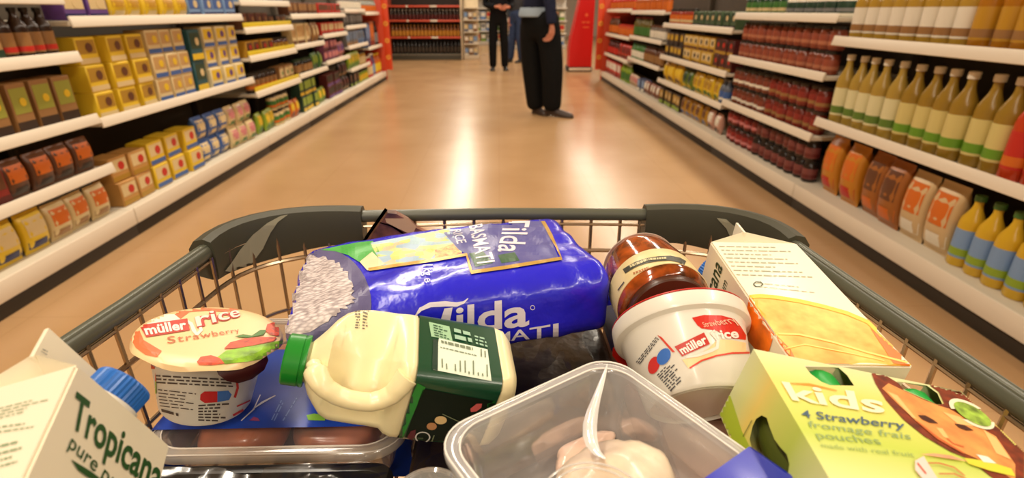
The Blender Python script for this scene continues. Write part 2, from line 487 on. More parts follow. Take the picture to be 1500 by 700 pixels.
def fill(side, bay, y0, y1, z, level, specs, near, ymin=0.0):
    """specs: (name, kind, (w,d,h), colours[4], share, tiers)"""
    X = XL if side < 0 else XR
    L = y1-y0-0.07; y = y0+0.035
    tot = sum(s[4] for s in specs)
    for name, kind, (w, d, h), cols, share, tiers in specs:
        ye = y+L*share/tot
        n = max(1, int((ye-y)/(w*1.05)))
        pitch = (ye-y)/n
        vis = [i for i in range(n) if y+pitch*(i+0.5) > ymin]
        for k in range(tiers):
            for c, i in enumerate(vis):
                dx = random.uniform(-0.010, 0.010); dr = random.uniform(-0.06, 0.06)
                x = X+side*(0.062+d/2+0.004*k+dx+0.01)
                tier = '' if tiers == 1 else (' of lower layer' if k == 0 else (' of upper layer' if k == tiers-1 else ' of middle layer'))
                end = 'the near end' if tiers == 1 else 'front'
                lab = f"{name}, {ORD[c]} from {end}{tier}, {SHELF_NAME[level]}, {bay}"
                put(kind, w, d, h, cols, near, (x, y+pitch*(i+0.5), z+0.001+k*(h+0.001)), (PI/2 if side < 0 else -PI/2)+dr, lab,
                    f"{name} row, {SHELF_NAME[level]}, {bay}")
        y = ye
# colours seen on the shelves
cream, beige, tan = (214, 190, 140), (190, 150, 95), (150, 108, 62)
yellow, gold, mustard = (222, 186, 40), (186, 138, 34), (168, 128, 40)
red, dred, maroon = (190, 40, 28), (130, 34, 26), (84, 26, 22)
brown, dbrown, black = (96, 56, 32), (52, 34, 24), (26, 22, 20)
blue, teal, navy, lblue = (62, 96, 158), (32, 78, 84), (32, 34, 84), (120, 150, 190)
green, lime, dgreen = (62, 112, 46), (136, 160, 44), (34, 62, 44)
white, pink, purple, orange, grey = (226, 218, 200), (196, 120, 120), (98, 62, 130), (206, 104, 28), (120, 120, 120)
P, B, J, C, X_ = 'packet', 'box', 'jar', 'can', 'bottle'
BAYS = [
 # side, y0, y1, rails, name, near, ymin, yellow strips, rows of goods from the bottom shelf upward
 (-1, 1.00, 2.62, [0.37, 0.61, 0.89, 1.13], 'nearest left bay', True, 1.40, (), [
   [('yellow packet', P, (.13, .07, .175), [yellow, cream, navy, navy], 9, 1), ('cream packet', P, (.12, .07, .165), [cream, orange, tan, red], 3, 1)],
   [('dark red box', B, (.14, .10, .165), [dred, brown, maroon, orange], 8, 1), ('brown packet', P, (.12, .07, .16), [brown, orange, dbrown, red], 4, 1)],
   [('olive green box', B, (.11, .10, .215), [(150, 140, 50), beige, dbrown, green], 8, 1), ('brown tall box', B, (.10, .10, .20), [tan, (150, 150, 60), dbrown, yellow], 4, 1)],
   [('beige box', B, (.10, .10, .19), [beige, (160, 70, 50), dgreen, cream], 11, 1), ('dark brown bottle', X_, (.07, .07, .20), [dbrown, black, tan, red], 2.6, 1)],
   [('purple packet', P, (.12, .07, .14), [purple, cream, navy, navy], 1, 1)]]),
 (-1, 2.62, 4.37, [0.585, 1.036], 'second left bay', True, 0, (), [
   [('sandy box', B, (.13, .12, .125), [(190, 140, 74), cream, mustard, red], 2, 2), ('yellow box', B, (.14, .12, .13), [yellow, cream, blue, red], 4, 2), ('blue packet', P, (.13, .08, .15), [blue, cream, cream, pink], 3, 2), ('cream packet', P, (.12, .07, .15), [cream, pink, green, red], 3, 2)],
   [('yellow box', B, (.13, .12, .125), [yellow, mustard, cream, brown], 4, 3), ('cream box', B, (.12, .12, .13), [cream, beige, blue, yellow], 3, 3), ('dark teal box', B, (.14, .12, .19), [teal, dgreen, yellow, cream], 1.4, 2), ('pale cream box', B, (.13, .12, .13), [(224, 206, 160), yellow, blue, purple], 4, 3)],
   [('purple box', B, (.14, .10, .12), [purple, cream, navy, cream], 2, 1), ('yellow packet', P, (.14, .08, .14), [yellow, gold, cream, cream], 5, 1), ('blue box', B, (.14, .10, .13), [lblue, blue, navy, cream], 4, 1)]]),
 (-1, 4.37, 5.40, [0.466, 0.736, 0.94, 1.138], 'third left bay', True, 0, (0, 1, 2), [
   [('green packet', P, (.11, .06, .17), [lime, yellow, green, red], 3, 1), ('cream jar', J, (.085, .085, .13), [cream, black, green, orange], 3, 2), ('orange packet', P, (.11, .06, .16), [orange, yellow, brown, red], 2, 1)],
   [('dark brown jar', J, (.08, .08, .15), [dbrown, black, tan, orange], 4, 1), ('tan box', B, (.11, .1, .15), [tan, cream, brown, green], 3, 1)],
   [('gold box', B, (.12, .1, .12), [gold, brown, dbrown, red], 4, 1), ('maroon jar', J, (.08, .08, .12), [maroon, black, gold, red], 3, 1)],
   [('brown box', B, (.12, .1, .12), [brown, maroon, black, tan], 4, 1), ('black box', B, (.12, .1, .10), [black, brown, dbrown, tan], 3, 1)],
   [('blue box', B, (.13, .1, .12), [lblue, white, navy, blue], 1, 1)]]),
 (-1, 5.40, 6.30, [0.494, 0.76, 1.03], 'fourth left bay', False, 0, (), [
   [('green box', B, (.11, .1, .15), [dgreen, lime, yellow, red], 3, 2), ('lime packet', P, (.11, .06, .16), [lime, yellow, green, red], 2, 1)],
   [('black jar', J, (.08, .08, .14), [black, dgreen, tan, red], 3, 1), ('green packet', P, (.1, .06, .17), [green, lime, dgreen, red], 2, 1)],
   [('cream box', B, (.11, .1, .2), [cream, beige, brown, red], 3, 1), ('tan packet', P, (.1, .06, .2), [tan, cream, brown, red], 2, 1)],
   [('brown box', B, (.12, .1, .12), [brown, tan, dbrown, red], 1, 1)]]),
 (-1, 6.30, 7.30, [0.54, 0.82, 1.03], 'fifth left bay', False, 0, (), [
   [('maroon box', B, (.12, .1, .13), [maroon, black, purple, tan], 3, 2), ('black packet', P, (.11, .06, .17), [black, maroon, tan, red], 2, 2)],
   [('purple box', B, (.12, .1, .11), [(120, 60, 90), pink, maroon, cream], 3, 2), ('pink packet', P, (.11, .06, .18), [pink, purple, maroon, red], 2, 1)],
   [('red box', B, (.12, .1, .13), [red, cream, dred, cream], 4, 1)],
   [('red carton', B, (.12, .1, .12), [red, brown, dred, cream], 1, 1)]]),
 (-1, 7.30, 8.40, [0.36, 0.64, 0.88, 1.08], 'sixth left bay', False, 0, (), [
   [('black box', B, (.1, .1, .16), [black, brown, lime, red], 2, 1), ('lime jar', J, (.08, .08, .15), [lime, black, yellow, red], 2, 1)],
   [('lime packet', P, (.11, .06, .2), [lime, yellow, green, red], 3, 1), ('yellow jar', J, (.08, .08, .17), [mustard, black, cream, red], 2, 1)],
   [('grey box', B, (.11, .1, .2), [grey, lblue, tan, red], 3, 1), ('pale blue packet', P, (.11, .06, .19), [lblue, grey, blue, red], 2, 1)],
   [('dark grey box', B, (.11, .1, .15), [(70, 70, 66), grey, black, red], 1, 1)],
   [('grey bottle', X_, (.07, .07, .2), [grey, white, white, red], 1, 1)]]),
 (-1, 8.40, 9.38, [0.56, 1.04], 'farthest left bay', False, 0, (), [
   [('red bottle', X_, (.08, .08, .3), [red, white, cream, red], 2, 1), ('purple bottle', X_, (.08, .08, .32), [(110, 80, 120), white, lblue, red], 2, 1), ('orange bottle', X_, (.08, .08, .3), [orange, yellow, yellow, red], 3, 1)],
   [('blue tall box', B, (.12, .1, .34), [(80, 96, 130), lblue, navy, red], 2, 1), ('orange tall box', B, (.1, .1, .36), [(170, 92, 50), orange, dred, red], 2, 1), ('black bottle', X_, (.08, .08, .36), [black, black, grey, red], 2, 1)],
   [('grey bottle', X_, (.07, .07, .2), [(140, 140, 130), tan, orange, red], 1, 1)]]),
 # right-hand side
 (1, 1.00, 2.95, [0.518, 0.938], 'nearest right bay', True, 1.10, (), [
   [('yellow bottle', X_, (.085, .085, .29), [(206, 166, 40), green, lblue, lime], 9.6, 1), ('white and red packet', P, (.143, .10, .30), [(206, 176, 130), orange, white, red], 3.2, 1), ('brown packet', P, (.143, .11, .31), [(160, 96, 40), brown, orange, dred], 3.2, 1), ('orange packet', P, (.143, .11, .31), [(196, 128, 36), orange, red, yellow], 4.0, 1)],
   [('red-orange bottle', X_, (.085, .085, .33), [(190, 62, 26), red, red, orange], 8.4, 1), ('green-footed oil bottle', X_, (.09, .09, .345), [(150, 118, 40), white, (206, 190, 120), (100, 146, 36)], 6, 1), ('white-capped oil bottle', X_, (.085, .085, .35), [(170, 140, 60), white, (214, 206, 160), (90, 120, 44)], 5, 1)],
   [('golden oil bottle', X_, (.085, .085, .29), [gold, green, cream, blue], 6, 1), ('amber oil bottle', X_, (.08, .08, .29), [(170, 110, 20), gold, gold, tan], 3, 1), ('pale oil bottle', X_, (.085, .085, .29), [(176, 140, 50), dgreen, white, tan], 6, 1)]]),
 (1, 2.95, 4.25, [0.42, 0.75, 1.046], 'second right bay', True, 0, (), [
   [('black jar', J, (.085, .085, .125), [(40, 28, 22), black, (120, 60, 56), (96, 30, 26)], 6, 2), ('dark red jar', J, (.085, .085, .125), [maroon, black, (136, 34, 30), pink], 4, 2)],
   [('red jar', J, (.085, .085, .13), [(112, 40, 28), dbrown, (134, 40, 30), tan], 5, 2), ('brown jar', J, (.085, .085, .13), [(104, 54, 36), black, (124, 56, 38), white], 4, 2)],
   [('rust jar', J, (.085, .085, .125), [(124, 60, 40), black, (146, 70, 48), (176, 110, 80)], 9, 2)],
   [('green-based white tub', J, (.09, .09, .12), [white, red, dgreen, grey], 4, 1), ('dark green jar', J, (.085, .085, .13), [dgreen, red, green, cream], 4, 1)]]),
 (1, 4.25, 6.08, [0.38, 0.626, 0.94], 'third right bay', True, 0, (), [
   [('pink packet', P, (.12, .07, .16), [(200, 150, 130), white, black, red], 2, 1), ('yellow and brown packet', P, (.12, .07, .165), [gold, brown, blue, yellow], 4, 1), ('black and yellow box', B, (.12, .1, .16), [dbrown, mustard, lime, cream], 4, 1)],
   [('grey bottle', X_, (.075, .075, .19), [(92, 100, 116), grey, blue, white], 1, 1), ('yellow packet', P, (.12, .07, .18), [yellow, mustard, green, red], 4, 1), ('green packet', P, (.12, .07, .17), [(96, 120, 40), dgreen, yellow, cream], 2, 1), ('golden packet', P, (.12, .07, .19), [(214, 170, 30), yellow, brown, red], 4, 1)],
   [('brown box', B, (.12, .1, .12), [maroon, dbrown, mustard, red], 2, 2), ('mustard box', B, (.12, .1, .12), [(200, 160, 50), cream, brown, black], 4, 2), ('dark box', B, (.12, .1, .12), [dbrown, mustard, black, yellow], 3, 2)],
   [('green box', B, (.12, .1, .13), [(70, 92, 60), dgreen, black, cream], 4, 1), ('red jar', J, (.085, .085, .15), [(150, 50, 30), black, orange, cream], 3, 1)]]),
 (1, 6.08, 7.60, [0.49, 0.76, 1.06], 'fourth right bay', False, 0, (), [
   [('brown and white packet', P, (.11, .06, .15), [(140, 80, 60), white, brown, red], 4, 1), ('blue box', B, (.11, .1, .14), [(80, 90, 120), lblue, white, red], 2, 1), ('beige packet', P, (.11, .06, .15), [(200, 170, 140), pink, tan, red], 3, 1)],
   [('brown bottle', X_, (.075, .075, .2), [brown, black, tan, red], 4, 1), ('green bottle', X_, (.075, .075, .2), [green, dgreen, white, red], 3, 1)],
   [('grey jar', J, (.085, .085, .16), [(120, 112, 104), brown, white, red], 3, 1), ('olive bottle', X_, (.075, .075, .24), [(104, 90, 40), dred, green, red], 4, 1)],
   [('orange bottle', X_, (.075, .075, .2), [(180, 90, 40), white, orange, red], 1, 1)]]),
 (1, 7.60, 9.30, [0.43, 0.73, 1.08], 'farthest right bay', False, 0, (), [
   [('lime bottle', X_, (.08, .08, .24), [lime, white, green, red], 2, 1), ('red box', B, (.11, .1, .2), [red, white, dred, red], 4, 1)],
   [('red packet', P, (.11, .06, .2), [red, maroon, dbrown, red], 3, 1), ('dark red bottle', X_, (.08, .08, .22), [maroon, black, red, red], 3, 1)],
   [('orange jar', J, (.085, .085, .16), [(196, 84, 40), red, orange, red], 4, 1), ('brown bottle', X_, (.075, .075, .26), [brown, red, orange, red], 3, 1)],
   [('red bottle', X_, (.075, .075, .2), [red, white, orange, red], 1, 1)]]),
]
for side, y0, y1, rails, name, near, ymin, strips, rows in BAYS:
    shelf_bay(side, y0, y1, rails, f"white-railed supermarket shelf unit, {name} of the aisle", strips=strips)
    for lv, specs in enumerate(rows):
        z = 0.138 if lv == 0 else rails[lv-1]
        fill(side, name, y0, y1, z, lv, specs, near, ymin)

# ------------------------------------------------------------------ far end of the aisle
def end_panel(side, y, label):
    X = XL if side < 0 else XR
    s = side
    t = thing('end_panel', label, 'display panel', Matrix.Translation((X, y, 0)))
    bm = bmesh.new(); add_box(bm, (min(0, s*0.58), 0, 0.0), (max(0, s*0.58), 0.04, 1.75), 0.004); obj('board', bm, mat((200, 62, 26), 0.35), t)
    bm = bmesh.new(); add_box(bm, (min(-s*0.10, s*0.0), 0.005, 0.16), (max(-s*0.10, s*0.0), 0.03, 1.75), 0.003); obj('sign_strip', bm, mat((214, 66, 24), 0.4), t)
    for k in range(5):
        bm = bmesh.new(); add_lathe(bm, [(0.036, -0.001), (0.036, 0.001)], 20, M=Matrix.Translation((-s*0.05, 0.003, 0.36+k*0.26)) @ Matrix.Rotation(PI/2, 4, 'X'))
        d = obj('round_emblem', bm, mat((236, 170, 60), 0.4), t)
        bm = bmesh.new(); add_lathe(bm, [(0.017, -0.001), (0.017, 0.001)], 16, M=Matrix.Translation((-s*0.05, 0.0008, 0.36+k*0.26)) @ Matrix.Rotation(PI/2, 4, 'X'))
        obj('emblem_centre', bm, mat((200, 60, 24), 0.4), d)
    return t
end_panel(-1, 9.40, 'red-orange end panel closing the left run of shelves')
end_panel(1, 9.32, 'red-orange end panel with round emblems closing the right run of shelves')

# wine and sauce unit across the far end of the aisle
EX0, EX1, EY = -2.50, -0.86, 13.25
t = thing('shelf_bay', 'dark shelf unit with red price rails facing down the aisle at its far end', 'shelf unit', Matrix.Translation((EX0, EY, 0)))
LW = EX1-EX0
def EB(name, a, b, m, par=t):
    bm = bmesh.new(); add_box(bm, a, b, 0.003); return obj(name, bm, m, par)
EB('plinth', (0, 0.02, 0), (LW, 0.06, 0.10), mat((70, 66, 54), 0.5))
EB('base_deck', (0, 0, 0.10), (LW, 0.5, 0.135), mat((110, 104, 90), 0.5))
EB('back_panel', (0, 0.5, 0), (LW, 0.53, 1.75), mat((40, 26, 18), 0.8))
EB('side_panel', (-0.03, 0.0, 0), (0, 0.53, 1.75), mat((150, 52, 26), 0.5))
EB('side_panel', (LW, 0.0, 0), (LW+0.03, 0.53, 1.75), mat((206, 190, 160), 0.5))
for i, z in enumerate((0.50, 0.86, 1.165)):
    b = EB('shelf', (0.002, 0.03, z-0.02), (LW-0.002, 0.49, z), mat((90, 60, 40), 0.5))
    EB('price_rail', (0.002, 0.01, z-0.022), (LW-0.002, 0.026, z+0.018), mat((206, 84, 60), 0.4), b)
    for k, (u, wd) in enumerate(((0.58, 0.16), (0.25, 0.05))):
        EB('price_ticket', (u*LW, 0.006, z-0.02), (u*LW+wd, 0.0095, z+0.016), mat((238, 226, 206), 0.5), b)
rows = [(0.136, 'black bottle', [black, black, (60, 50, 40), (90, 70, 40)], 0.29, 'bottom shelf'),
        (0.501, 'golden bottle', [(120, 66, 20), (180, 120, 40), (186, 128, 40), (140, 80, 20)], 0.27, 'second shelf up'),
        (0.861, 'white-capped dark bottle', [dbrown, (226, 216, 196), maroon, tan], 0.235, 'third shelf up')]
for z, nm, cols, h, sh in rows:
    n = 19
    for i in range(n):
        put('bottle', 0.078, 0.078, h, cols, False, (EX0+0.06+(LW-0.12)*i/(n-1), EY+0.10+random.uniform(-.008, .008), z), 0,
            f"{nm}, {ORD[i]} from left, {sh}, far end unit", f"{nm} row on the far end unit")

# pale side rack beside it
t = thing('side_rack', 'cream narrow rack with small goods beside the dark end unit', 'rack', Matrix.Translation((-0.80, 13.3, 0)))
bm = bmesh.new(); add_box(bm, (0, 0, 0), (0.34, 0.5, 0.10), 0.004); obj('plinth', bm, mat((200, 184, 156), 0.6), t)
bm = bmesh.new(); add_box(bm, (0, 0.42, 0.10), (0.34, 0.46, 1.75), 0.004); obj('back_panel', bm, mat((216, 200, 168), 0.6), t)
for z in (0.36, 0.62, 0.88, 1.14):
    b = bm = bmesh.new(); add_box(bm, (0.0, 0.0, z-0.02), (0.34, 0.42, z), 0.003); sh = obj('shelf', bm, mat((226, 214, 190), 0.5), t)
for k, z in enumerate((0.101, 0.361, 0.621, 0.881)):
    for q in range(3):
        cols = [(grey, lblue, white, red), (tan, white, brown, red), ((150, 150, 140), cream, navy, red)][(k+q) % 3]
        put('box', 0.09, 0.1, 0.17, list(cols), False, (-0.80+0.06+0.105*q, 13.42, z), 0,
            f"small box, {ORD[q]} from the left, {['bottom', 'second', 'third', 'fourth'][k]} level of the cream side rack", 'small boxes on the cream side rack')

# red promotional stand near the far end, its front leaning back
t = thing('display_stand', 'tall red promotional stand with black base by the right shelves', 'display stand', Matrix.Translation((1.33, 10.6, 0)))
bm = bmesh.new(); add_box(bm, (0, 0, 0.0), (0.46, 0.42, 0.085), 0.004); obj('base', bm, mat((24, 20, 18), 0.5), t)
bm = bmesh.new(); add_box(bm, (0.02, -0.006, 0.022), (0.44, -0.0005, 0.068), 0.001); obj('base_strip', bm, mat((236, 222, 196), 0.4), t)
bm = bmesh.new()
loft(bm, [[(x0, 0.01, z), (0.45, 0.01, z), (0.45, 0.40, z), (x0, 0.40, z)] for x0, z in ((0.02, 0.086), (0.02, 0.40), (0.05, 0.62), (0.17, 1.20), (0.24, 1.70))]); obj('red_board', bm, mat((204, 16, 12), 0.4), t, smooth=False)
bm = bmesh.new()
add_box(bm, (0.25, 0.006, 0.78), (0.36, 0.0095, 0.80)); add_box(bm, (0.23, 0.006, 0.86), (0.29, 0.0095, 0.89)); add_box(bm, (0.31, 0.006, 0.86), (0.37, 0.0095, 0.89)); add_lathe(bm, [(0.03, -0.0015), (0.03, 0.0015)], 16, M=Matrix.Translation((0.31, 0.008, 1.0)) @ Matrix.Rotation(PI/2, 4, 'X'))
obj('printed_emblem', bm, mat((232, 96, 50), 0.5), t)
# pale racks further back that close the view across the store
for bx, by, lab in ((1.15, 17.0, 'pale rack of mixed goods far behind the red stand'), (-0.1, 19.0, 'pale rack far behind the people'), (-3.6, 17.5, 'pale rack far behind the dark end unit')):
    t = thing('goods_rack', lab, 'rack', Matrix.Translation((bx, by, 0)))
    bm = bmesh.new(); add_box(bm, (-0.9, 0.4, 0.0), (0.9, 0.44, 1.9), 0.004); obj('back_panel', bm, mat((206, 200, 190), 0.7), t)
    bm = bmesh.new(); add_box(bm, (-0.9, 0.0, 0.0), (0.9, 0.4, 0.12), 0.004); obj('plinth', bm, mat((190, 180, 165), 0.6), t)
    for k, z in enumerate((0.45, 0.8, 1.15, 1.5)):
        bm = bmesh.new(); add_box(bm, (-0.9, 0.0, z-0.03), (0.9, 0.4, z), 0.003); obj('shelf', bm, mat((222, 214, 200), 0.5), t)
    for k, z in enumerate((0.121, 0.451, 0.801)):
        for q in range(9):
            cols = [(lblue, white, blue, red), (cream, red, tan, red), (green, white, lime, red), (white, grey, lblue, red)][(q+k) % 4]
            put('box', 0.16, 0.14, 0.24, list(cols), False, (bx-0.76+0.19*q, by+0.14, z), 0,
                f"box, {ORD[q]} from left, {['bottom', 'second', 'third'][k]} level of the rack far {lab.split('far ')[1]}", f"boxes on the {lab}")

# ------------------------------------------------------------------ people in the aisle
def skin(name, chains, m, parent, sub=2):
    """chains: lists of (x, y, z, r[, r2]); points at the same place are joined; grown with a skin modifier"""
    bm = bmesh.new(); lay = bm.verts.layers.skin.verify(); idx = {}
    first = None
    for ch in chains:
        prev = None
        for p in ch:
            k = (round(p[0], 4), round(p[1], 4), round(p[2], 4))
            if k not in idx:
                v = bm.verts.new(p[:3]); v[lay].radius = (p[3], p[4] if len(p) > 4 else p[3]); idx[k] = v
                if first is None: first = v; v[lay].use_root = True
            v = idx[k]
            if prev is not None and prev is not v:
                try: bm.edges.new((prev, v))
                except ValueError: pass
            prev = v
    me = bpy.data.meshes.new(name); bm.to_mesh(me); bm.free()
    o = link('tmp_skin', me)
    md = o.modifiers.new('s', 'SKIN'); md.use_smooth_shade = True
    md2 = o.modifiers.new('d', 'SUBSURF'); md2.levels = sub; md2.render_levels = sub
    bpy.context.view_layer.update()
    dg = bpy.context.evaluated_depsgraph_get()
    out = bpy.data.meshes.new_from_object(o.evaluated_get(dg))
    out.name = name
    bpy.data.objects.remove(o); bpy.data.meshes.remove(me)
    out.materials.clear(); out.materials.append(m); out.shade_smooth()
    return link(name, out, parent)
def V3(p): return Vector(p)
def shoe(parent, heel, toe, m):
    a, b = V3(heel), V3(toe); d = (b-a); L = d.length; d.normalize(); s = Vector((-d.y, d.x, 0)).normalized()
    bm = bmesh.new(); rings = []
    for u, w, h in ((-0.06, 0.020, 0.05), (-0.02, 0.036, 0.085), (0.12, 0.038, 0.095), (0.34, 0.040, 0.09), (0.55, 0.046, 0.066), (0.8, 0.048, 0.052), (0.95, 0.036, 0.044), (1.02, 0.016, 0.028)):
        c = a + d*(u*L); z0 = a.z+(b.z-a.z)*max(0, min(1, u)); ring = []
        for x, z in ((-1, 0.0), (-1.04, 0.28), (-0.8, 0.75), (-0.35, 1.0), (0.35, 1.0), (0.8, 0.75), (1.04, 0.28), (1, 0.0)):
            q = c + s*(x*w); ring.append((q.x, q.y, z0+0.002+z*h))
        rings.append(ring)
    loft(bm, rings); return obj('shoe', bm, m, parent, angle=50)
def hand_chains(wrist, tip, side, curl):
    """palm, four bent fingers and a thumb; side: unit vector from little finger to index, curl: unit vector the fingers bend to"""
    w, t = V3(wrist), V3(tip); d = (t-w).normalized(); s = V3(side).normalized(); c = V3(curl).normalized()
    palm = w + d*0.085
    ch = []
    def P(v, r, r2=None): return (v.x, v.y, v.z, r, r2 or r)
    mid = w + d*0.045
    ch.append([P(w, 0.024, 0.021), P(mid, 0.034, 0.017), P(palm, 0.030, 0.014)])
    for off, L in ((-0.030, 0.060), (-0.010, 0.076), (0.011, 0.080), (0.031, 0.070)):
        k = palm + s*off + d*0.004
        ch.append([P(palm, 0.030, 0.014), P(k, 0.0095), P(k + d*(L*0.45) + c*(L*0.18), 0.0088), P(k + d*(L*0.72) + c*(L*0.52), 0.0078), P(k + d*(L*0.78) + c*(L*0.82), 0.0065)])
    th = mid + s*0.030
    ch.append([P(mid, 0.034, 0.017), P(th + d*0.0, 0.013), P(th + s*0.016 + d*0.034 + c*0.012, 0.0105), P(th + s*0.014 + d*0.058 + c*0.028, 0.008)])
    return ch
def person(label, loc, J, cols, hem=False, sc=1.0):
    """J: joints in metres round the feet's middle; cols: skin, hair, jacket, trousers, shoes"""
    t = thing('person', label, 'person', Matrix.Translation(loc))
    sk, hair, jk, tr_, sh = [mat(c, 0.75 if i != 4 else 0.45, spec=0.5 if i in (0, 4) else 0.12, var=0.08, scale=30) for i, c in enumerate(cols)]
    g = lambda k: V3(J[k])
    def C(k, r, r2=None): return (*J[k], r, r2 or r)
    f = V3(J['face']).normalized(); lat = f.cross(Vector((0, 0, 1))).normalized()   # lat: the person's right
    hb, ht = g('head'), g('head')+Vector((0, 0, 0.115))
    chains = [[C('pelvis', 0.13, 0.10), C('belly', 0.12, 0.095), C('chest', 0.14, 0.10), C('neck', 0.055), (*(hb+Vector((0, 0, -0.055))), 0.062), (*hb, 0.076, 0.086), (*ht, 0.062, 0.07)]]
    fz = hb + f*0.088
    chains.append([(*hb, 0.076, 0.086), (*(fz+Vector((0, 0, 0.004))), 0.017), (*(fz+f*0.022+Vector((0, 0, -0.02))), 0.011)])     # nose
    chains.append([(*(hb+Vector((0, 0, -0.055))), 0.062), (*(hb+f*0.062+Vector((0, 0, -0.075))), 0.03)])                      # chin
    for sgn in (-1, 1):
        chains.append([(*hb, 0.076, 0.086), (*(hb+lat*sgn*0.082), 0.014), (*(hb+lat*sgn*0.092+Vector((0, 0, 0.02))), 0.012)])   # ear
    for sd in ('r', 'l'):
        chains.append([C('chest', 0.14, 0.10), C('sh_'+sd, 0.058), C('el_'+sd, 0.042), C('wr_'+sd, 0.024, 0.021)])
        hs = hand_chains(J['wr_'+sd], J['ha_'+sd], J['hs_'+sd], J['hc_'+sd])
        chains += hs
        chains.append([C('pelvis', 0.13, 0.10), C('hip_'+sd, 0.085), C('kn_'+sd, 0.055), C('an_'+sd, 0.04)])
    skin('body', chains, sk, t, 1)
    # eyes and mouth
    for sgn in (-1, 1):
        bm = bmesh.new(); bmesh.ops.create_uvsphere(bm, u_segments=10, v_segments=8, radius=0.012, matrix=Matrix.Translation(hb+f*0.080+lat*sgn*0.031+Vector((0, 0, 0.012))))
        obj('eye', bm, mat((50, 40, 36), 0.2), t)
    bm = bmesh.new(); bmesh.ops.create_uvsphere(bm, u_segments=10, v_segments=6, radius=1, matrix=Matrix.Translation(hb+f*0.083+Vector((0, 0, -0.062))) @ Matrix.Scale(0.022, 4) @ Matrix.Scale(0.3, 4, (0, 0, 1)))
    obj('mouth', bm, mat((150, 76, 66), 0.5), t)
    # hair: a cap over the back and top of the head
    bm = bmesh.new(); bmesh.ops.create_uvsphere(bm, u_segments=20, v_segments=14, radius=1)
    for v in list(bm.verts):
        p = Vector((v.co.x*0.098, v.co.y*0.098, v.co.z*0.125))
        v.co = p
    cut = [v for v in bm.verts if (v.co.dot(f) > 0.05 and v.co.z < 0.055) or v.co.z < -0.075]
    bmesh.ops.delete(bm, geom=cut, context='VERTS')
    bmesh.ops.solidify(bm, geom=bm.faces[:], thickness=0.008)
    bmesh.ops.transform(bm, matrix=Matrix.Translation(hb-f*0.014+Vector((0, 0, 0.045))), verts=bm.verts); obj('hair', bm, hair, t)
    # trousers
    tw = J.get('trouser', 0.105)
    ch = [[C('belly', 0.16, 0.13), C('pelvis', 0.19, 0.15)]]
    for sd in ('r', 'l'):
        an = g('an_'+sd)
        ch.append([C('pelvis', 0.19, 0.15), C('hip_'+sd, tw*1.15), C('kn_'+sd, tw*0.95), (*(an+(g('kn_'+sd)-an)*0.12), tw*0.84), (*(an+(g('kn_'+sd)-an)*-0.13), tw*0.80)])
    skin('trousers', ch, tr_, t, 2)
    # jacket and sleeves
    pe, be = g('pelvis'), g('belly')
    low = pe + (be-pe)*J.get('hem', 0.35)
    ch = [[(*low, 0.185, 0.15), C('belly', 0.178, 0.145), C('chest', 0.185, 0.14), (*(g('neck')+Vector((0, 0, -0.02))), 0.085)]]
    for sd in ('r', 'l'):
        e = g('wr_'+sd)-g('el_'+sd); cuff = g('wr_'+sd)-e*0.03
        ch.append([C('chest', 0.185, 0.14), C('sh_'+sd, 0.085), C('el_'+sd, 0.066), (*(cuff-e*0.1), 0.052), (*cuff, 0.050)])
    skin('jacket', ch, jk, t, 2)
    if hem:
        bm = bmesh.new(); c = low+Vector((0, 0, 0.006))
        add_lathe(bm, [(0.182, -0.020), (0.196, -0.014), (0.198, 0.015), (0.182, 0.07)], 28, M=Matrix.Translation(c) @ Matrix.Scale(0.84, 4, (0, 1, 0)), cap0=False, cap1=False); obj('shirt_hem', bm, mat((150, 166, 180), 0.7), t)
    for sd in ('r', 'l'):
        shoe(t, J['heel_'+sd], J['toe_'+sd], sh)
    return t
# the walking man in dark clothes: seen from his right side, turned a little to us
person('person walking in a navy jacket and loose black trousers, right arm hanging', (0.46, 6.0, 0), dict(
    face=(0.86, -0.5, 0), pelvis=(-0.04, 0.0, 0.94), belly=(-0.05, 0.01, 1.14), chest=(-0.04, 0.02, 1.36), neck=(-0.02, 0.01, 1.52), head=(0.02, -0.01, 1.64),
    sh_r=(-0.02, -0.17, 1.43), el_r=(0.06, -0.24, 1.16), wr_r=(0.08, -0.26, 0.94), ha_r=(0.06, -0.27, 0.76), hs_r=(0.8, -0.5, -0.1), hc_r=(-0.7, 0.3, 0),
    sh_l=(-0.05, 0.20, 1.43), el_l=(-0.14, 0.27, 1.15), wr_l=(-0.06, 0.24, 0.93), ha_l=(-0.04, 0.22, 0.75), hs_l=(0.8, -0.4, 0), hc_l=(0.2, -0.9, 0),
    hip_r=(0.07, -0.06, 0.90), kn_r=(0.12, -0.08, 0.49), an_r=(0.13, -0.04, 0.10), heel_r=(0.07, -0.02, 0.02), toe_r=(0.345, -0.17, 0.0),
    hip_l=(-0.11, 0.08, 0.90), kn_l=(-0.085, 0.10, 0.49), an_l=(-0.04, 0.12, 0.09), heel_l=(-0.05, 0.14, 0.0), toe_l=(0.08, -0.04, 0.0), trouser=0.128, hem=0.45),
    [(186, 120, 92), (60, 44, 34), (34, 38, 58), (18, 18, 18), (54, 38, 28)], hem=True)
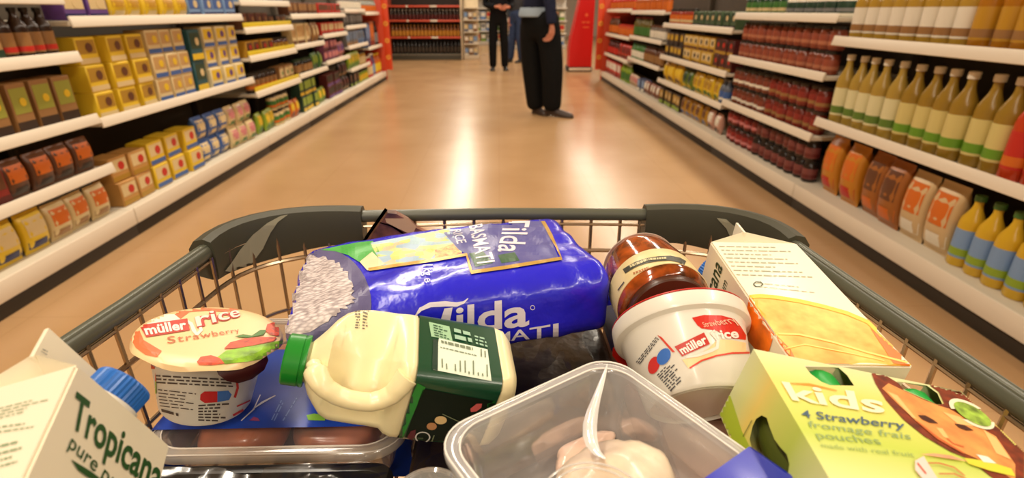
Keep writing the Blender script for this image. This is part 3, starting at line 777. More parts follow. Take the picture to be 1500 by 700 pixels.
person('person standing far off in a dark top and black trousers, hands clasped', (0.01, 10.9, 0), dict(
    face=(0.1, -1, 0), pelvis=(0, 0, 0.94), belly=(0, 0, 1.14), chest=(0, 0, 1.36), neck=(0, 0, 1.52), head=(0, -0.01, 1.64),
    sh_r=(-0.19, 0, 1.43), el_r=(-0.25, 0.02, 1.17), wr_r=(-0.05, -0.21, 1.14), ha_r=(0.06, -0.23, 1.12), hs_r=(0, 0, 1), hc_r=(0.2, 1, 0),
    sh_l=(0.19, 0, 1.43), el_l=(0.26, 0.02, 1.17), wr_l=(0.21, -0.20, 1.13), ha_l=(0.10, -0.24, 1.12), hs_l=(0, 0, 1), hc_l=(-0.2, 1, 0),
    hip_r=(-0.09, 0, 0.90), kn_r=(-0.11, -0.02, 0.49), an_r=(-0.11, 0.02, 0.09), heel_r=(-0.11, 0.06, 0), toe_r=(-0.13, -0.18, 0),
    hip_l=(0.09, 0, 0.90), kn_l=(0.11, -0.02, 0.49), an_l=(0.12, 0.02, 0.09), heel_l=(0.12, 0.06, 0), toe_l=(0.15, -0.18, 0), trouser=0.092, hem=-0.1),
    [(200, 130, 100), (50, 36, 28), (20, 20, 24), (16, 16, 16), (30, 26, 22)])
person('person in blue jeans partly hidden behind the walking man', (0.42, 12.6, 0), dict(
    face=(-0.6, -0.8, 0), pelvis=(0, 0, 0.94), belly=(0, 0, 1.14), chest=(0, 0, 1.36), neck=(0, 0, 1.52), head=(0, -0.01, 1.64),
    sh_r=(-0.16, 0.1, 1.43), el_r=(-0.17, 0.14, 1.15), wr_r=(-0.16, 0.04, 0.92), ha_r=(-0.17, 0.0, 0.74), hs_r=(-0.6, -0.8, 0), hc_r=(0.8, -0.6, 0),
    sh_l=(0.16, -0.1, 1.43), el_l=(0.18, -0.1, 1.15), wr_l=(0.16, -0.16, 0.92), ha_l=(0.15, -0.2, 0.74), hs_l=(-0.6, -0.8, 0), hc_l=(-0.8, 0.6, 0),
    hip_r=(-0.07, 0.05, 0.90), kn_r=(-0.10, 0.03, 0.49), an_r=(-0.14, 0.06, 0.09), heel_r=(-0.12, 0.10, 0), toe_r=(-0.27, -0.1, 0),
    hip_l=(0.07, -0.05, 0.90), kn_l=(0.06, -0.09, 0.49), an_l=(0.10, -0.02, 0.09), heel_l=(0.12, 0.02, 0), toe_l=(-0.03, -0.2, 0), trouser=0.095),
    [(200, 130, 100), (90, 66, 44), (60, 62, 66), (52, 66, 96), (40, 34, 30)])

# ------------------------------------------------------------------ the shopping trolley
PLASTIC = mat((86, 88, 74), 0.36, spec=0.5)
PLASTIC_D = mat((66, 65, 51), 0.5, spec=0.4)
WIRE = mat((178, 158, 132), 0.25, metal=0.9)
cart = thing('shopping_trolley', 'wire shopping trolley with grey-green plastic rim, full of groceries', 'shopping trolley', Matrix.Translation((0, 0, 0)))
RZ = 0.871
LEFT = [(-0.328, -0.20), (-0.318, 0.0), (-0.306, 0.20), (-0.286, 0.36), (-0.277, 0.462)]
RIGHT = [(0.328, -0.20), (0.316, 0.0), (0.302, 0.20), (0.288, 0.36), (0.281, 0.458)]
def corner(sgn, n=10):
    """the front corner from the side rail to the front rail"""
    x0, y0 = (-0.277, 0.462) if sgn < 0 else (0.281, 0.458)
    x1, y1 = (-0.150, 0.549) if sgn < 0 else (0.160, 0.546)
    out = []
    for i in range(n+1):
        u = i/n
        cx, cy = (x0+(-0.004 if sgn < 0 else 0.004), y0+0.062)
        cx2, cy2 = (x1 + sgn*0.065, y1+0.001)
        a = (1-u)**3; b = 3*u*(1-u)**2; c = 3*u*u*(1-u); d = u**3
        out.append((a*x0+b*cx+c*cx2+d*x1, a*y0+b*cy+c*cy2+d*y1))
    return out
CL, CR = corner(-1), corner(1)
def rail(name, pts, r, m, flat=1.25, z=RZ, seg=12):
    bm = bmesh.new(); add_tube(bm, [(x, y, z) for x, y in pts], r, seg, flat=flat); return obj(name, bm, m, cart)
for side, pts in (('side', LEFT), ('side', RIGHT)):
    r = rail('side_rail', pts, 0.0064, PLASTIC)
    for dz, dx in ((0.0072, 0.0026), (0.0072, -0.0026)):
        bm = bmesh.new(); add_tube(bm, [(x+dx, y, RZ+dz-0.0006) for x, y in pts], 0.0011, 6); obj('rail_rib', bm, PLASTIC, r)
rail('front_rail', [(-0.155, 0.549), (0.005, 0.553), (0.165, 0.546)], 0.0062, PLASTIC, 1.1, RZ+0.002)
# moulded corner bumpers
for sgn, P_ in ((-1, CL), (1, CR)):
    bm = bmesh.new(); rings = []; n = len(P_)
    for i, (x, y) in enumerate(P_):
        a = Vector(P_[max(0, i-1)]); b = Vector(P_[min(n-1, i+1)]); d = (b-a).normalized()
        nrm = Vector((-d.y, d.x))*(1 if sgn < 0 else -1)      # outward
        u = i/(n-1)
        top = RZ+0.013+0.003*math.sin(PI*u); bot = 0.842-0.006*math.sin(PI*min(1, u*1.3))
        prof = [(-0.006, bot), (-0.0075, bot+0.004), (-0.009, top-0.012), (-0.007, top-0.003), (0.0, top), (0.009, top-0.002), (0.015, top-0.010), (0.016, bot+0.012), (0.013, bot+0.004), (0.0, bot)]
        rings.append([(x+nrm.x*o, y+nrm.y*o, z) for o, z in prof])
    loft(bm, rings); bmp = obj('corner_bumper', bm, PLASTIC_D, cart, angle=35)
    FOLD_LIGHT_PX = [(422, 314), (411, 316), (392, 326), (370, 343), (351, 365), (336, 387), (328, 397), (361, 398), (370, 383), (385, 363), (396, 340), (407, 325)] if sgn < 0 else [(1050, 319), (1064, 321), (1078, 332), (1086, 341), (1100, 352), (1112, 372), (1080, 380), (1072, 350), (1064, 334)]
    stamp('bumper_fold', bmp, [bmp], [poly_shape(FOLD_LIGHT_PX)], mat((148, 145, 122), 0.4), off=0.0012, step=5)  # flat lighter patch painting the highlight along the bumper's fold
# wire basket
def inset(p, z, zt=RZ, k=0.03):
    """basket walls lean in a little towards the floor"""
    f = (zt-z)*0.06
    x, y = p
    return (x*(1-f*0.5), y-(f if y > 0.4 else 0), z)
BZ = 0.735
def along(poly, step):
    """points every step metres along a polyline"""
    out = []; acc = 0.0
    for a, b in zip(poly, poly[1:]):
        a, b = Vector(a), Vector(b); L = (b-a).length; d = step-acc if out else 0.0
        while d < L:
            out.append(tuple(a+(b-a)*(d/L))); d += step
        acc = L-(d-step)
    return out
SIDE_L = [(x+0.004, y) for x, y in LEFT]; SIDE_R = [(x-0.004, y) for x, y in RIGHT]
CIL = [(x+0.006, y-0.003) for x, y in CL]; CIR = [(x-0.006, y-0.003) for x, y in CR]
wires = []
for poly, st in ((SIDE_L[1:], 0.0245), (CIL, 0.026), ([(-0.126+0.0325*i, 0.549) for i in range(9)], None), (CIR[::-1], 0.026), (SIDE_R[1:][::-1], 0.0245)):
    for x, y in (poly if st is None else along(poly, st)): wires.append((x, y))
for x, y in wires:
    bm = bmesh.new(); add_tube(bm, [inset((x, y), RZ-0.004), inset((x, y), 0.80), inset((x, y), BZ)], 0.0019, 6); obj('upright_wire', bm, WIRE, cart)
LOOP = SIDE_L + CIL[1:] + [(0.0, 0.551)] + CIR[::-1] + SIDE_R[::-1][1:]
for z, r in ((0.8625, 0.0017), (0.832, 0.0023), (0.775, 0.0020), (BZ, 0.0032)):
    bm = bmesh.new(); add_tube(bm, [inset((x, y), z) for x, y in LOOP], r, 6, closed=True); obj('hoop_wire', bm, WIRE, cart)
bm = bmesh.new()
for i in range(24):
    x = -0.28+0.56*i/23; add_tube(bm, [(x, -0.20, BZ), (x, 0.50, BZ)], 0.0016, 5)
for i in range(12):
    y = -0.19+0.06*i; add_tube(bm, [(-0.30, y, BZ-0.003), (0.30, y, BZ-0.003)], 0.0016, 5)
obj('basket_grid', bm, WIRE, cart)
# chassis, handle and castors, below and behind the view
bm = bmesh.new()
add_tube(bm, [(-0.30, -0.24, 1.0), (0.30, -0.24, 1.0)], 0.016, 12); obj('handle', bm, PLASTIC, cart)
for sx in (-1, 1):
    bm = bmesh.new(); add_tube(bm, [(sx*0.30, -0.24, 1.0), (sx*0.325, -0.21, 0.87), (sx*0.27, -0.18, 0.70), (sx*0.24, -0.10, 0.18), (sx*0.22, 0.0, 0.15), (sx*0.16, 0.42, 0.14)], 0.012, 10); obj('frame_tube', bm, WIRE, cart)
    bm = bmesh.new(); add_tube(bm, [(sx*0.235, -0.06, 0.17), (sx*0.21, 0.2, 0.55), (sx*0.20, 0.36, BZ-0.018)], 0.010, 10); obj('support_tube', bm, WIRE, cart)
    for y, xx in ((-0.06, 0.228), (0.40, 0.165)):
        bm = bmesh.new(); add_box(bm, (sx*xx-0.022, y-0.03, 0.075), (sx*xx+0.022, y+0.03, 0.14), 0.006); cf = obj('castor_fork', bm, PLASTIC_D, cart)
        bm = bmesh.new(); add_lathe(bm, [(0.05, -0.012), (0.06, -0.008), (0.06, 0.008), (0.05, 0.012)], 20, M=Matrix.Translation((sx*xx, y, 0.06)) @ Matrix.Rotation(PI/2, 4, 'Y')); obj('wheel', bm, mat((40, 40, 40), 0.6), cf)

# ------------------------------------------------------------------ groceries in the trolley
def crop(ox, oy, s):
    """reads a pixel off an enlarged piece of the photograph"""
    return lambda pts: [(ox+x/s, oy+y/s) for x, y in pts]
CA = crop(0, 470, 3.043); CB = crop(180, 420, 3.181); CRI = crop(390, 300, 2.830); CJ = crop(390, 430, 2.9175)
CT = crop(620, 500, 3.0); CQ = crop(860, 320, 2.332); CQ2 = crop(880, 420, 3.183); CO = crop(1000, 320, 2.917)
CK = crop(1040, 480, 3.183); CK2 = crop(1260, 520, 3.8875); CRL = crop(400, 340, 4.375); CRM = crop(540, 300, 3.889); CG = crop(720, 300, 3.335)
BOARD = mat((232, 222, 196), 0.42, coat=0.15)
INK = mat((40, 40, 40), 0.6)
INKG = mat((70, 84, 62), 0.6)
FOREST = mat((22, 74, 20), 0.5)

# --- juice cartons
def juice_carton(label, M, w, d, h, ry, rz, fin, cap_x, cap_k=0.55):
    t = thing('juice_carton', label, 'juice carton', M)
    bm = bmesh.new()
    P_ = lambda x, y, z: bm.verts.new((x, y, z))
    b = [P_(0, 0, -h), P_(w, 0, -h), P_(w, d, -h), P_(0, d, -h)]
    s = [P_(0, 0, 0), P_(w, 0, 0), P_(w, d, 0), P_(0, d, 0)]
    k = 0.0
    r = [P_(0.001, ry, rz), P_(w-0.001, ry, rz)]
    g = [P_(0.16*w, ry, rz*0.72), P_(0.84*w, ry, rz*0.72)]      # the gable ends fold inward
    F = lambda *q: bm.faces.new(q)
    F(b[3], b[2], b[1], b[0]); F(b[0], b[1], s[1], s[0]); F(b[1], b[2], s[2], s[1]); F(b[2], b[3], s[3], s[2]); F(b[3], b[0], s[0], s[3])
    F(s[0], s[1], r[1], r[0]); F(s[2], s[3], r[0], r[1])
    F(s[0], g[0], s[3]); F(s[0], r[0], g[0]); F(s[3], g[0], r[0])
    F(s[1], s[2], g[1]); F(s[1], g[1], r[1]); F(s[2], r[1], g[1])
    es = [e for e in bm.edges if all(v in b+s for v in e.verts)]
    bmesh.ops.bevel(bm, geom=es, offset=0.0012, segments=2, affect='EDGES')
    body = obj('carton', bm, BOARD, t, angle=30)
    bm = bmesh.new(); add_box(bm, (0.0005, ry-0.0011, rz-0.002), (w-0.0005, ry+0.0011, rz+fin), 0.0005); fn = obj('sealed_fin', bm, BOARD, t)
    # screw cap on the front slope
    n = Vector((0, -rz, ry)).normalized(); c = Vector((cap_x*w, 0, 0)).lerp(Vector((cap_x*w, ry, rz)), cap_k)
    Mc = axisM(n, c-n*0.001)
    bm = bmesh.new(); add_lathe(bm, [(0.0150, 0), (0.0152, 0.003), (0.0128, 0.0035)], 32, M=Mc); obj('neck_ring', bm, mat((232, 230, 222), 0.4), t)
    bm = bmesh.new(); add_lathe(bm, [(0.0132, 0.003), (0.0134, 0.0045), (0.0134, 0.0125), (0.0126, 0.0138), (0.0118, 0.0142)], 72, M=Mc, wave=0.035, nwave=1); obj('screw_cap', bm, mat((34, 104, 190), 0.35), t, angle=25)
    return t, body, fn
ML = TR([[0.1576, -0.9594, -0.2337], [0.2928, -0.1807, 0.9390], [-0.9431, -0.2164, 0.2525]], (-0.1851, 0.1967, 0.9378))
jc, jb, jf = juice_carton('white juice carton with large green lettering and blue cap, beside the small pot', ML, 0.072, 0.052, 0.175, 0.026, 0.017, 0.016, 0.52)
bv = world_bvh([jb])
stamp('lettering', jc, [jb], [text_shape('Tropicana', [(111, 573), (243, 677), (229, 722), (102, 623)], bold=0.022)], FOREST, bvh=bv, step=0)
stamp('lettering', jc, [jb], [text_shape('pure premium', CA([(322, 507), (720, 880), (690, 930), (300, 562)]), bold=0.004)], FOREST, bvh=bv, step=0)
stamp('leaf_stroke', jc, [jb], [poly_shape(CA([(313, 618), (350, 640), (400, 670), (440, 700), (425, 712), (390, 700), (345, 668)]))], FOREST, bvh=bv, step=0)
stamp('lettering', jc, [jb], [smallprint(CA([(-40, 395), (250, 322), (225, 385), (-60, 455)]), 4, 3, words=9), smallprint(CA([(-60, 470), (190, 440), (160, 480), (-80, 520)]), 2, 4), smallprint(CA([(-70, 560), (120, 515), (80, 640), (-90, 690)]), 4, 5)], mat((130, 150, 112), 0.6), bvh=bv, step=0)
stamp('lettering', jc, [jf], [smallprint(CA([(190, 120), (232, 140), (205, 158), (178, 140)]), 2, 8, words=3)], mat((150, 150, 140), 0.6), step=0)

MR = TR([[0.0342, 0.9994, -0.0005], [-0.1229, 0.0047, 0.9924], [0.9918, -0.0339, 0.1230]], (0.1734, 0.4134, 0.8286))
jc, jb, jf = juice_carton('white juice carton with an orange-slice picture, lying behind the kids box', MR, 0.0742, 0.0742, 0.1457, 0.0371, 0.020, 0.016, 0.42)
bv = world_bvh([jb])
ORA = bpy.data.materials.new('orange_picture'); ORA.use_nodes = True
nt = ORA.node_tree; b_ = nt.nodes['Principled BSDF']; b_.inputs['Roughness'].default_value = 0.4
tc = nt.nodes.new('ShaderNodeTexCoord'); nz = nt.nodes.new('ShaderNodeTexNoise'); nz.inputs['Scale'].default_value = 60; nz.inputs['Detail'].default_value = 3
rp = nt.nodes.new('ShaderNodeValToRGB'); rp.color_ramp.elements[0].position = 0.35; rp.color_ramp.elements[1].position = 0.7
rp.color_ramp.elements[0].color = rgb((240, 150, 24)); rp.color_ramp.elements[1].color = rgb((248, 200, 90))
nt.links.new(tc.outputs['Object'], nz.inputs['Vector']); nt.links.new(nz.outputs['Fac'], rp.inputs['Fac']); nt.links.new(rp.outputs['Color'], b_.inputs['Base Color'])
stamp('picture', jc, [jb], [poly_shape(CO([(284, 335), (330, 330), (400, 336), (500, 352), (600, 375), (700, 402), (790, 440), (850, 500), (920, 565), (985, 630), (870, 628), (700, 622), (480, 618), (395, 492)]))], ORA, off=0.0003, bvh=bv)
stamp('peel_edge', jc, [jb], [stroke_shape(CO([(284, 337), (330, 333), (400, 339), (500, 355), (600, 378), (700, 406), (790, 444), (850, 504), (920, 568), (975, 622)]), 5.5)], mat((240, 196, 40), 0.4), off=0.0006, bvh=bv)
stamp('slice_segment', jc, [jb], [stroke_shape(CO([(395, 494), (500, 498), (640, 530), (780, 572), (960, 618)]), 2.6), stroke_shape(CO([(430, 560), (520, 540), (700, 575), (860, 610)]), 1.6)], mat((250, 206, 100), 0.4), off=0.0006, bvh=bv)
stamp('slice_shade', jc, [jb], [poly_shape(CO([(800, 470), (860, 520), (985, 630), (900, 622), (860, 560)]))], mat((222, 112, 14), 0.4), off=0.0005, bvh=bv)
stamp('slice_shade', jc, [jb], [poly_shape(CO([(400, 500), (460, 560), (480, 600), (470, 612), (430, 560)]))], mat((222, 112, 14), 0.4), off=0.0005, bvh=bv)
stamp('picture', jc, [jb], [poly_shape(CO([(284, 337), (392, 494), (372, 565), (330, 580), (262, 500), (268, 440)]))], mat((222, 104, 14), 0.4, var=0.2, scale=50), off=0.0003, bvh=bv)
stamp('lettering', jc, [jb], [smallprint(CO([(150, 112), (470, 118), (600, 262), (235, 250)]), 8, 11, words=12, fill=0.4), smallprint(CO([(300, 268), (560, 290), (600, 330), (340, 300)]), 2, 12, fill=0.3)], mat((176, 178, 150), 0.6), bvh=bv, step=0)
stamp('recycling_mark', jc, [jb], [ring_shape(*CO([(322, 282)])[0], 8, 4.5, 0.28, 6)], mat((90, 100, 80), 0.6), bvh=bv, step=0)
def proj(p):
    d = Vector(p)-EYE; z = d.dot(FW); return (750+F_PX*d.dot(RT)/z, 350-F_PX*d.dot(UP)/z)
stamp('lettering', jc, [jb], [text_shape('Tropicana', [proj(MR @ Vector((x_, 0, z_))) for x_, z_ in ((0.004, -0.014), (0.069, -0.014), (0.069, -0.032), (0.004, -0.032))], bold=0.014)], mat((44, 62, 34), 0.5), bvh=bv, step=0)
stamp('lettering', jc, [jb], [text_shape('pure premium', [proj(MR @ Vector((x_, 0, z_))) for x_, z_ in ((0.012, -0.038), (0.064, -0.038), (0.064, -0.046), (0.012, -0.046))], bold=0.004)], mat((44, 62, 34), 0.5), bvh=bv, step=0)

# --- rice pudding pot with foil lid
def ribbon_text(parent, targets, quad, body, m, bv=None, **k):
    return stamp('lettering', parent, targets, [text_shape(body, quad, **k)], m, off=0.0008, bvh=bv, step=5)
MP = axisM((0.2073, 0.1447, 0.9675), (-0.2303, 0.3372, 0.7990))
pt = thing('dessert_pot', 'small upright dessert pot with strawberry foil lid beside the green bottle cap', 'dessert pot', MP)
bm = bmesh.new(); add_lathe(bm, [(0.0285, 0.001), (0.030, 0), (0.0318, 0.003), (0.0388, 0.050), (0.0405, 0.0525), (0.0460, 0.054), (0.0462, 0.0570), (0.0445, 0.0575)], 56); pb = obj('tub', bm, mat((228, 222, 206), 0.4), pt)
bm = bmesh.new(); R_ = [[(0.0001*math.cos(2*PI*i/56), 0.0001*math.sin(2*PI*i/56), 0.0602) for i in range(56)]]
for k, r in enumerate((0.02, 0.035, 0.044, 0.0485, 0.0500)):
    R_.append([(r*(1+0.012*math.sin(5*a_)*(k == 4))*math.cos(a_), r*(1+0.012*math.sin(5*a_)*(k == 4))*math.sin(a_), 0.0602-(0.0016 if k == 3 else 0)-(0.0042+0.0012*math.sin(7*a_) if k == 4 else 0)) for a_ in [2*PI*i/56 for i in range(56)]])
loft(bm, R_, True, False); pl = obj('foil_lid', bm, mat((236, 204, 150), 0.32, spec=0.6), pt)
bv = world_bvh([pl])
stamp('picture', pl, [pl], [poly_shape(CB([(215, 92), (330, 86), (440, 92), (540, 108), (470, 118), (390, 112), (310, 118), (268, 150), (240, 130)]))], mat((224, 112, 66), 0.35), off=0.0004, bvh=bv)
stamp('picture', pl, [pl], [poly_shape(CB([(32, 205), (60, 170), (78, 205), (96, 250), (180, 300), (160, 330), (105, 318), (60, 285), (38, 245)]))], mat((224, 112, 66), 0.35), off=0.0004, bvh=bv)
stamp('picture', pl, [pl], [poly_shape(CB([(60, 172), (110, 130), (180, 106), (214, 98), (240, 130), (272, 156), (200, 166), (80, 185)]))], mat((232, 226, 214), 0.35), off=0.0004, bvh=bv)
stamp('logo', pl, [pl], [poly_shape(CB([(78, 182), (300, 150), (312, 205), (108, 238)]))], mat((190, 60, 44), 0.4), off=0.0006, bvh=bv)
stamp('lettering', pl, [pl], [text_shape('müller', CB([(92, 186), (290, 158), (298, 200), (108, 228)]), bold=0.03)], mat((240, 232, 220), 0.4), off=0.0009, bvh=bv, step=0)
stamp('logo', pl, [pl], [stroke_shape(CB([(298, 165), (318, 175), (330, 205), (345, 225), (365, 205), (352, 165), (348, 140)]), [5, 5, 6, 6, 5, 4, 3])], mat((240, 226, 214), 0.4), off=0.0006, bvh=bv)
stamp('lettering', pl, [pl], [text_shape('rice', CB([(330, 128), (535, 100), (548, 140), (345, 190)]), bold=0.055)], mat((186, 52, 40), 0.4), off=0.0007, bvh=bv, step=0)
stamp('lettering', pl, [pl], [text_shape('rice', CB([(330, 128), (535, 100), (548, 140), (345, 190)]), bold=0.012)], mat((248, 214, 200), 0.4), off=0.0010, bvh=bv, step=0)
stamp('lettering', pl, [pl], [text_shape('Strawberry', CB([(205, 236), (535, 194), (545, 214), (208, 268)]), spacing=1.1)], mat((190, 104, 62), 0.4), off=0.0007, bvh=bv, step=0)
stamp('picture', pl, [pl], [poly_shape(CB([(440, 330), (480, 300), (560, 285), (660, 268), (745, 250), (735, 290), (690, 320), (640, 338), (560, 352), (480, 362), (450, 350)]))], mat((126, 172, 34), 0.4, var=0.2, scale=120), off=0.0005, bvh=bv)
stamp('strawberry_picture', pl, [pl], [poly_shape(CB([(470, 292), (500, 262), (570, 244), (650, 236), (716, 238), (700, 256), (600, 278), (520, 290)])), poly_shape(CB([(345, 352), (362, 330), (410, 322), (450, 335), (474, 360), (410, 368), (355, 366)])), poly_shape(CB([(664, 208), (672, 178), (702, 168), (735, 184), (748, 216), (720, 232), (684, 226)]))], mat((204, 74, 44), 0.4, var=0.25, scale=260), off=0.0007, bvh=bv)
stamp('leaf_picture', pl, [pl], [poly_shape(CB([(520, 236), (560, 225), (600, 232), (640, 205), (668, 205), (655, 228), (580, 242)]))], mat((70, 116, 36), 0.4), off=0.0009, bvh=bv)
# the lid's pull tab bends down over the side towards us
dv = (EYE-MP.translation); dl = MP.to_3x3().inverted() @ dv; ang = math.atan2(dl.y, dl.x)+0.48
bm = bmesh.new(); rr = []
for q, (r, z, hw) in enumerate(((0.047, 0.0575, 0.40), (0.0505, 0.054, 0.36), (0.0520, 0.049, 0.26), (0.0505, 0.0445, 0.10))):
    rr.append([((r+0.0006)*math.cos(ang+hw*(i/4-1)), (r+0.0006)*math.sin(ang+hw*(i/4-1)), z) for i in range(9)])
loft(bm, rr, False, False, closed=False); bmesh.ops.solidify(bm, geom=bm.faces[:], thickness=0.0004); obj('pull_tab', bm, mat((78, 24, 22), 0.4), pt)
bv = world_bvh([pb])
stamp('picture', pt, [pb], [poly_shape(CB([(108, 346), (150, 372), (158, 440), (122, 425)]))], mat((206, 70, 40), 0.45), bvh=bv)
stamp('picture', pt, [pb], [poly_shape(CB([(122, 425), (158, 440), (160, 520), (142, 500)]))], mat((150, 170, 70), 0.45), bvh=bv)
stamp('lettering', pt, [pb], [smallprint(CB([(155, 405), (512, 425), (512, 470), (160, 452)]), 3, 21, fill=0.9, words=10, ragged=False), smallprint(CB([(165, 470), (345, 490), (345, 580), (175, 560)]), 6, 22, fill=0.6, words=5), smallprint(CB([(352, 545), (500, 535), (492, 632), (352, 625)]), 6, 23, fill=0.95, words=5), smallprint(CB([(180, 565), (270, 590), (272, 606), (184, 582)]), 1, 24, fill=1.6, words=2)], mat((70, 58, 52), 0.5), bvh=bv, step=5)
stamp('roundel', pt, [pb], [poly_shape(CB([(362, 500), (380, 486), (440, 486), (440, 536), (382, 540), (360, 525)]))], mat((196, 40, 40), 0.4), bvh=bv)
stamp('roundel', pt, [pb], [poly_shape(CB([(440, 486), (490, 482), (506, 500), (494, 526), (440, 536)]))], mat((62, 110, 180), 0.4), bvh=bv)
stamp('red_stripe', pt, [pb], [stroke_shape(CB([(528, 420), (534, 470), (520, 515)]), 3.5), stroke_shape(CB([(512, 598), (560, 572), (612, 548)]), 3), stroke_shape(CB([(530, 556), (580, 534), (618, 515)]), 2)], mat((204, 60, 44), 0.45), bvh=bv)

# --- big white dessert pot, tipped over so that its foot points at us
MB_ = axisM((-0.0365, 0.8764, 0.4802), (0.1294, 0.2716, 0.8440))
bp = thing('dessert_pot', 'large white dessert pot with red lid, tipped over between sauce jar and kids box', 'dessert pot', MB_)
bm = bmesh.new(); add_lathe(bm, [(0.020, 0.0015), (0.027, 0.001), (0.0275, 0.003), (0.0315, 0.003), (0.033, 0.0), (0.0352, 0.002), (0.0425, 0.046), (0.0432, 0.0475), (0.0468, 0.0490), (0.0475, 0.0505), (0.0475, 0.0590), (0.0465, 0.0600), (0.0440, 0.0600)], 64); bb = obj('tub', bm, mat((234, 228, 214), 0.3, coat=0.3), bp)
bm = bmesh.new(); add_lathe(bm, [(0.001, 0.0612), (0.0466, 0.0612), (0.0472, 0.0606), (0.0472, 0.0601), (0.0460, 0.0602)], 56, cap0=True, cap1=False); bl = obj('foil_lid', bm, mat((200, 36, 24), 0.35), bp)
bv = world_bvh([bb])
# lid flap showing at the side
dd = MB_.to_3x3().inverted() @ (on_plane(905, 520, MB_ @ Vector((0, 0, 0.0608)), MB_.to_3x3() @ Vector((0, 0, 1))) - MB_.translation); an = math.atan2(dd.y, dd.x)
bm = bmesh.new(); loft(bm, [[(r*math.cos(an+hw*(i/4-1)), r*math.sin(an+hw*(i/4-1)), z) for i in range(9)] for r, z, hw in ((0.0485, 0.0612, 0.30), (0.0535, 0.0600, 0.26), (0.0560, 0.0555, 0.22), (0.0550, 0.0500, 0.12))], False, False, closed=False)
bmesh.ops.solidify(bm, geom=bm.faces[:], thickness=0.0004); obj('pull_tab', bm, mat((204, 34, 22), 0.4), bp)
stamp('picture', bp, [bb], [poly_shape(CQ2([(425, 145), (480, 132), (560, 134), (620, 150), (650, 185), (690, 250), (600, 240), (540, 205), (470, 195), (450, 180)]))], mat((206, 40, 24), 0.35), bvh=bv)
stamp('picture', bp, [bb], [poly_shape(CQ2([(380, 340), (440, 325), (500, 290), (545, 245), (620, 250), (700, 268), (705, 300), (600, 310), (500, 335), (410, 382)]))], mat((240, 206, 150), 0.35), bvh=bv)
stamp('logo', bp, [bb], [poly_shape(CQ2([(345, 280), (480, 214), (508, 268), (380, 326)]))], mat((190, 50, 38), 0.4), off=0.0006, bvh=bv)
stamp('lettering', bp, [bb], [text_shape('müller', CQ2([(358, 284), (478, 224), (498, 262), (382, 316)]), bold=0.03)], mat((240, 232, 222), 0.4), off=0.0009, bvh=bv)
stamp('logo', bp, [bb], [stroke_shape(CQ2([(400, 330), (450, 322), (510, 300), (540, 285), (545, 250), (515, 215), (530, 205)]), [2, 4, 5, 5, 5, 5, 4])], mat((240, 220, 206), 0.4), off=0.0007, bvh=bv)
stamp('lettering', bp, [bb], [text_shape('rice', CQ2([(525, 208), (630, 196), (640, 238), (540, 244)]), bold=0.03)], mat((244, 226, 214), 0.4), off=0.0009, bvh=bv)
stamp('lettering', bp, [bb], [text_shape('Strawberry', CQ2([(470, 168), (600, 140), (640, 168), (480, 190)]))], mat((240, 190, 160), 0.4), off=0.0008, bvh=bv)
stamp('red_stripe', bp, [bb], [stroke_shape(CQ2([(415, 380), (470, 345), (540, 322), (610, 310), (690, 308)]), 2.6), poly_shape(CQ2([(265, 225), (285, 235), (348, 305), (335, 305)]))], mat((210, 60, 40), 0.4), off=0.0006, bvh=bv)
stamp('roundel', bp, [bb], [disc_shape(*CQ2([(250, 366)])[0], 8, 13, rot=0.3)], mat((200, 44, 40), 0.4), off=0.0006, bvh=bv)
stamp('roundel', bp, [bb], [disc_shape(*CQ2([(296, 326)])[0], 9, 13, rot=0.5)], mat((60, 110, 190), 0.4), off=0.0008, bvh=bv)
stamp('lettering', bp, [bb], [smallprint(CQ2([(165, 350), (258, 232), (275, 245), (188, 362)]), 3, 31, fill=1.0, words=7, ragged=False), smallprint(CQ2([(262, 410), (330, 340), (410, 412), (330, 490)]), 9, 32, fill=0.9, words=4)], mat((64, 62, 66), 0.5), off=0.0006, bvh=bv)

# --- sauce jar on its side behind the pot
MJ = axisM((0.0517, -0.9980, -0.0373), (0.1253, 0.4328, 0.8682))
sj = thing('sauce_jar', 'glass jar of brown sauce with cream label, lying behind the large dessert pot', 'jar', MJ)
bm = bmesh.new(); add_lathe(bm, [(0.020, 0.003), (0.0265, 0.0005), (0.0300, 0.001), (0.0328, 0.005), (0.0335, 0.014), (0.0362, 0.032), (0.0368, 0.060), (0.0366, 0.072), (0.033, 0.0765), (0.031, 0.0775)], 64)
jarb = obj('glass', bm, mat((128, 58, 16), 0.08, coat=1.0, var=0.5, scale=70), sj)
bm = bmesh.new(); add_lathe(bm, [(0.0272, -0.0004), (0.0304, 0.0002), (0.0332, 0.0042), (0.0334, 0.0052), (0.0328, 0.0052)], 64, cap0=False, cap1=False); obj('glass_foot', bm, mat((214, 200, 184), 0.2), sj)
bm = bmesh.new(); add_lathe(bm, [(0.0315, 0.0772), (0.032, 0.0778), (0.032, 0.0835), (0.031, 0.0845)], 48); obj('lid', bm, mat((70, 40, 24), 0.35), sj)
bm = bmesh.new(); add_lathe(bm, [(0.0367, 0.0425), (0.0371, 0.0430), (0.0373, 0.056), (0.0374, 0.0690), (0.0369, 0.0692)], 64, cap0=False, cap1=False); jl = obj('label', bm, mat((226, 206, 150), 0.4), sj)
bv = world_bvh([jl])
CJ2 = crop(890, 370, 9.375)
stamp('label_band', jl, [jl], [stroke_shape(CJ2([(230, 260), (300, 215), (400, 160), (540, 115), (700, 88), (860, 80), (980, 105), (1060, 150)]), 7)], mat((66, 66, 56), 0.45), off=0.0005, bvh=bv, step=4)
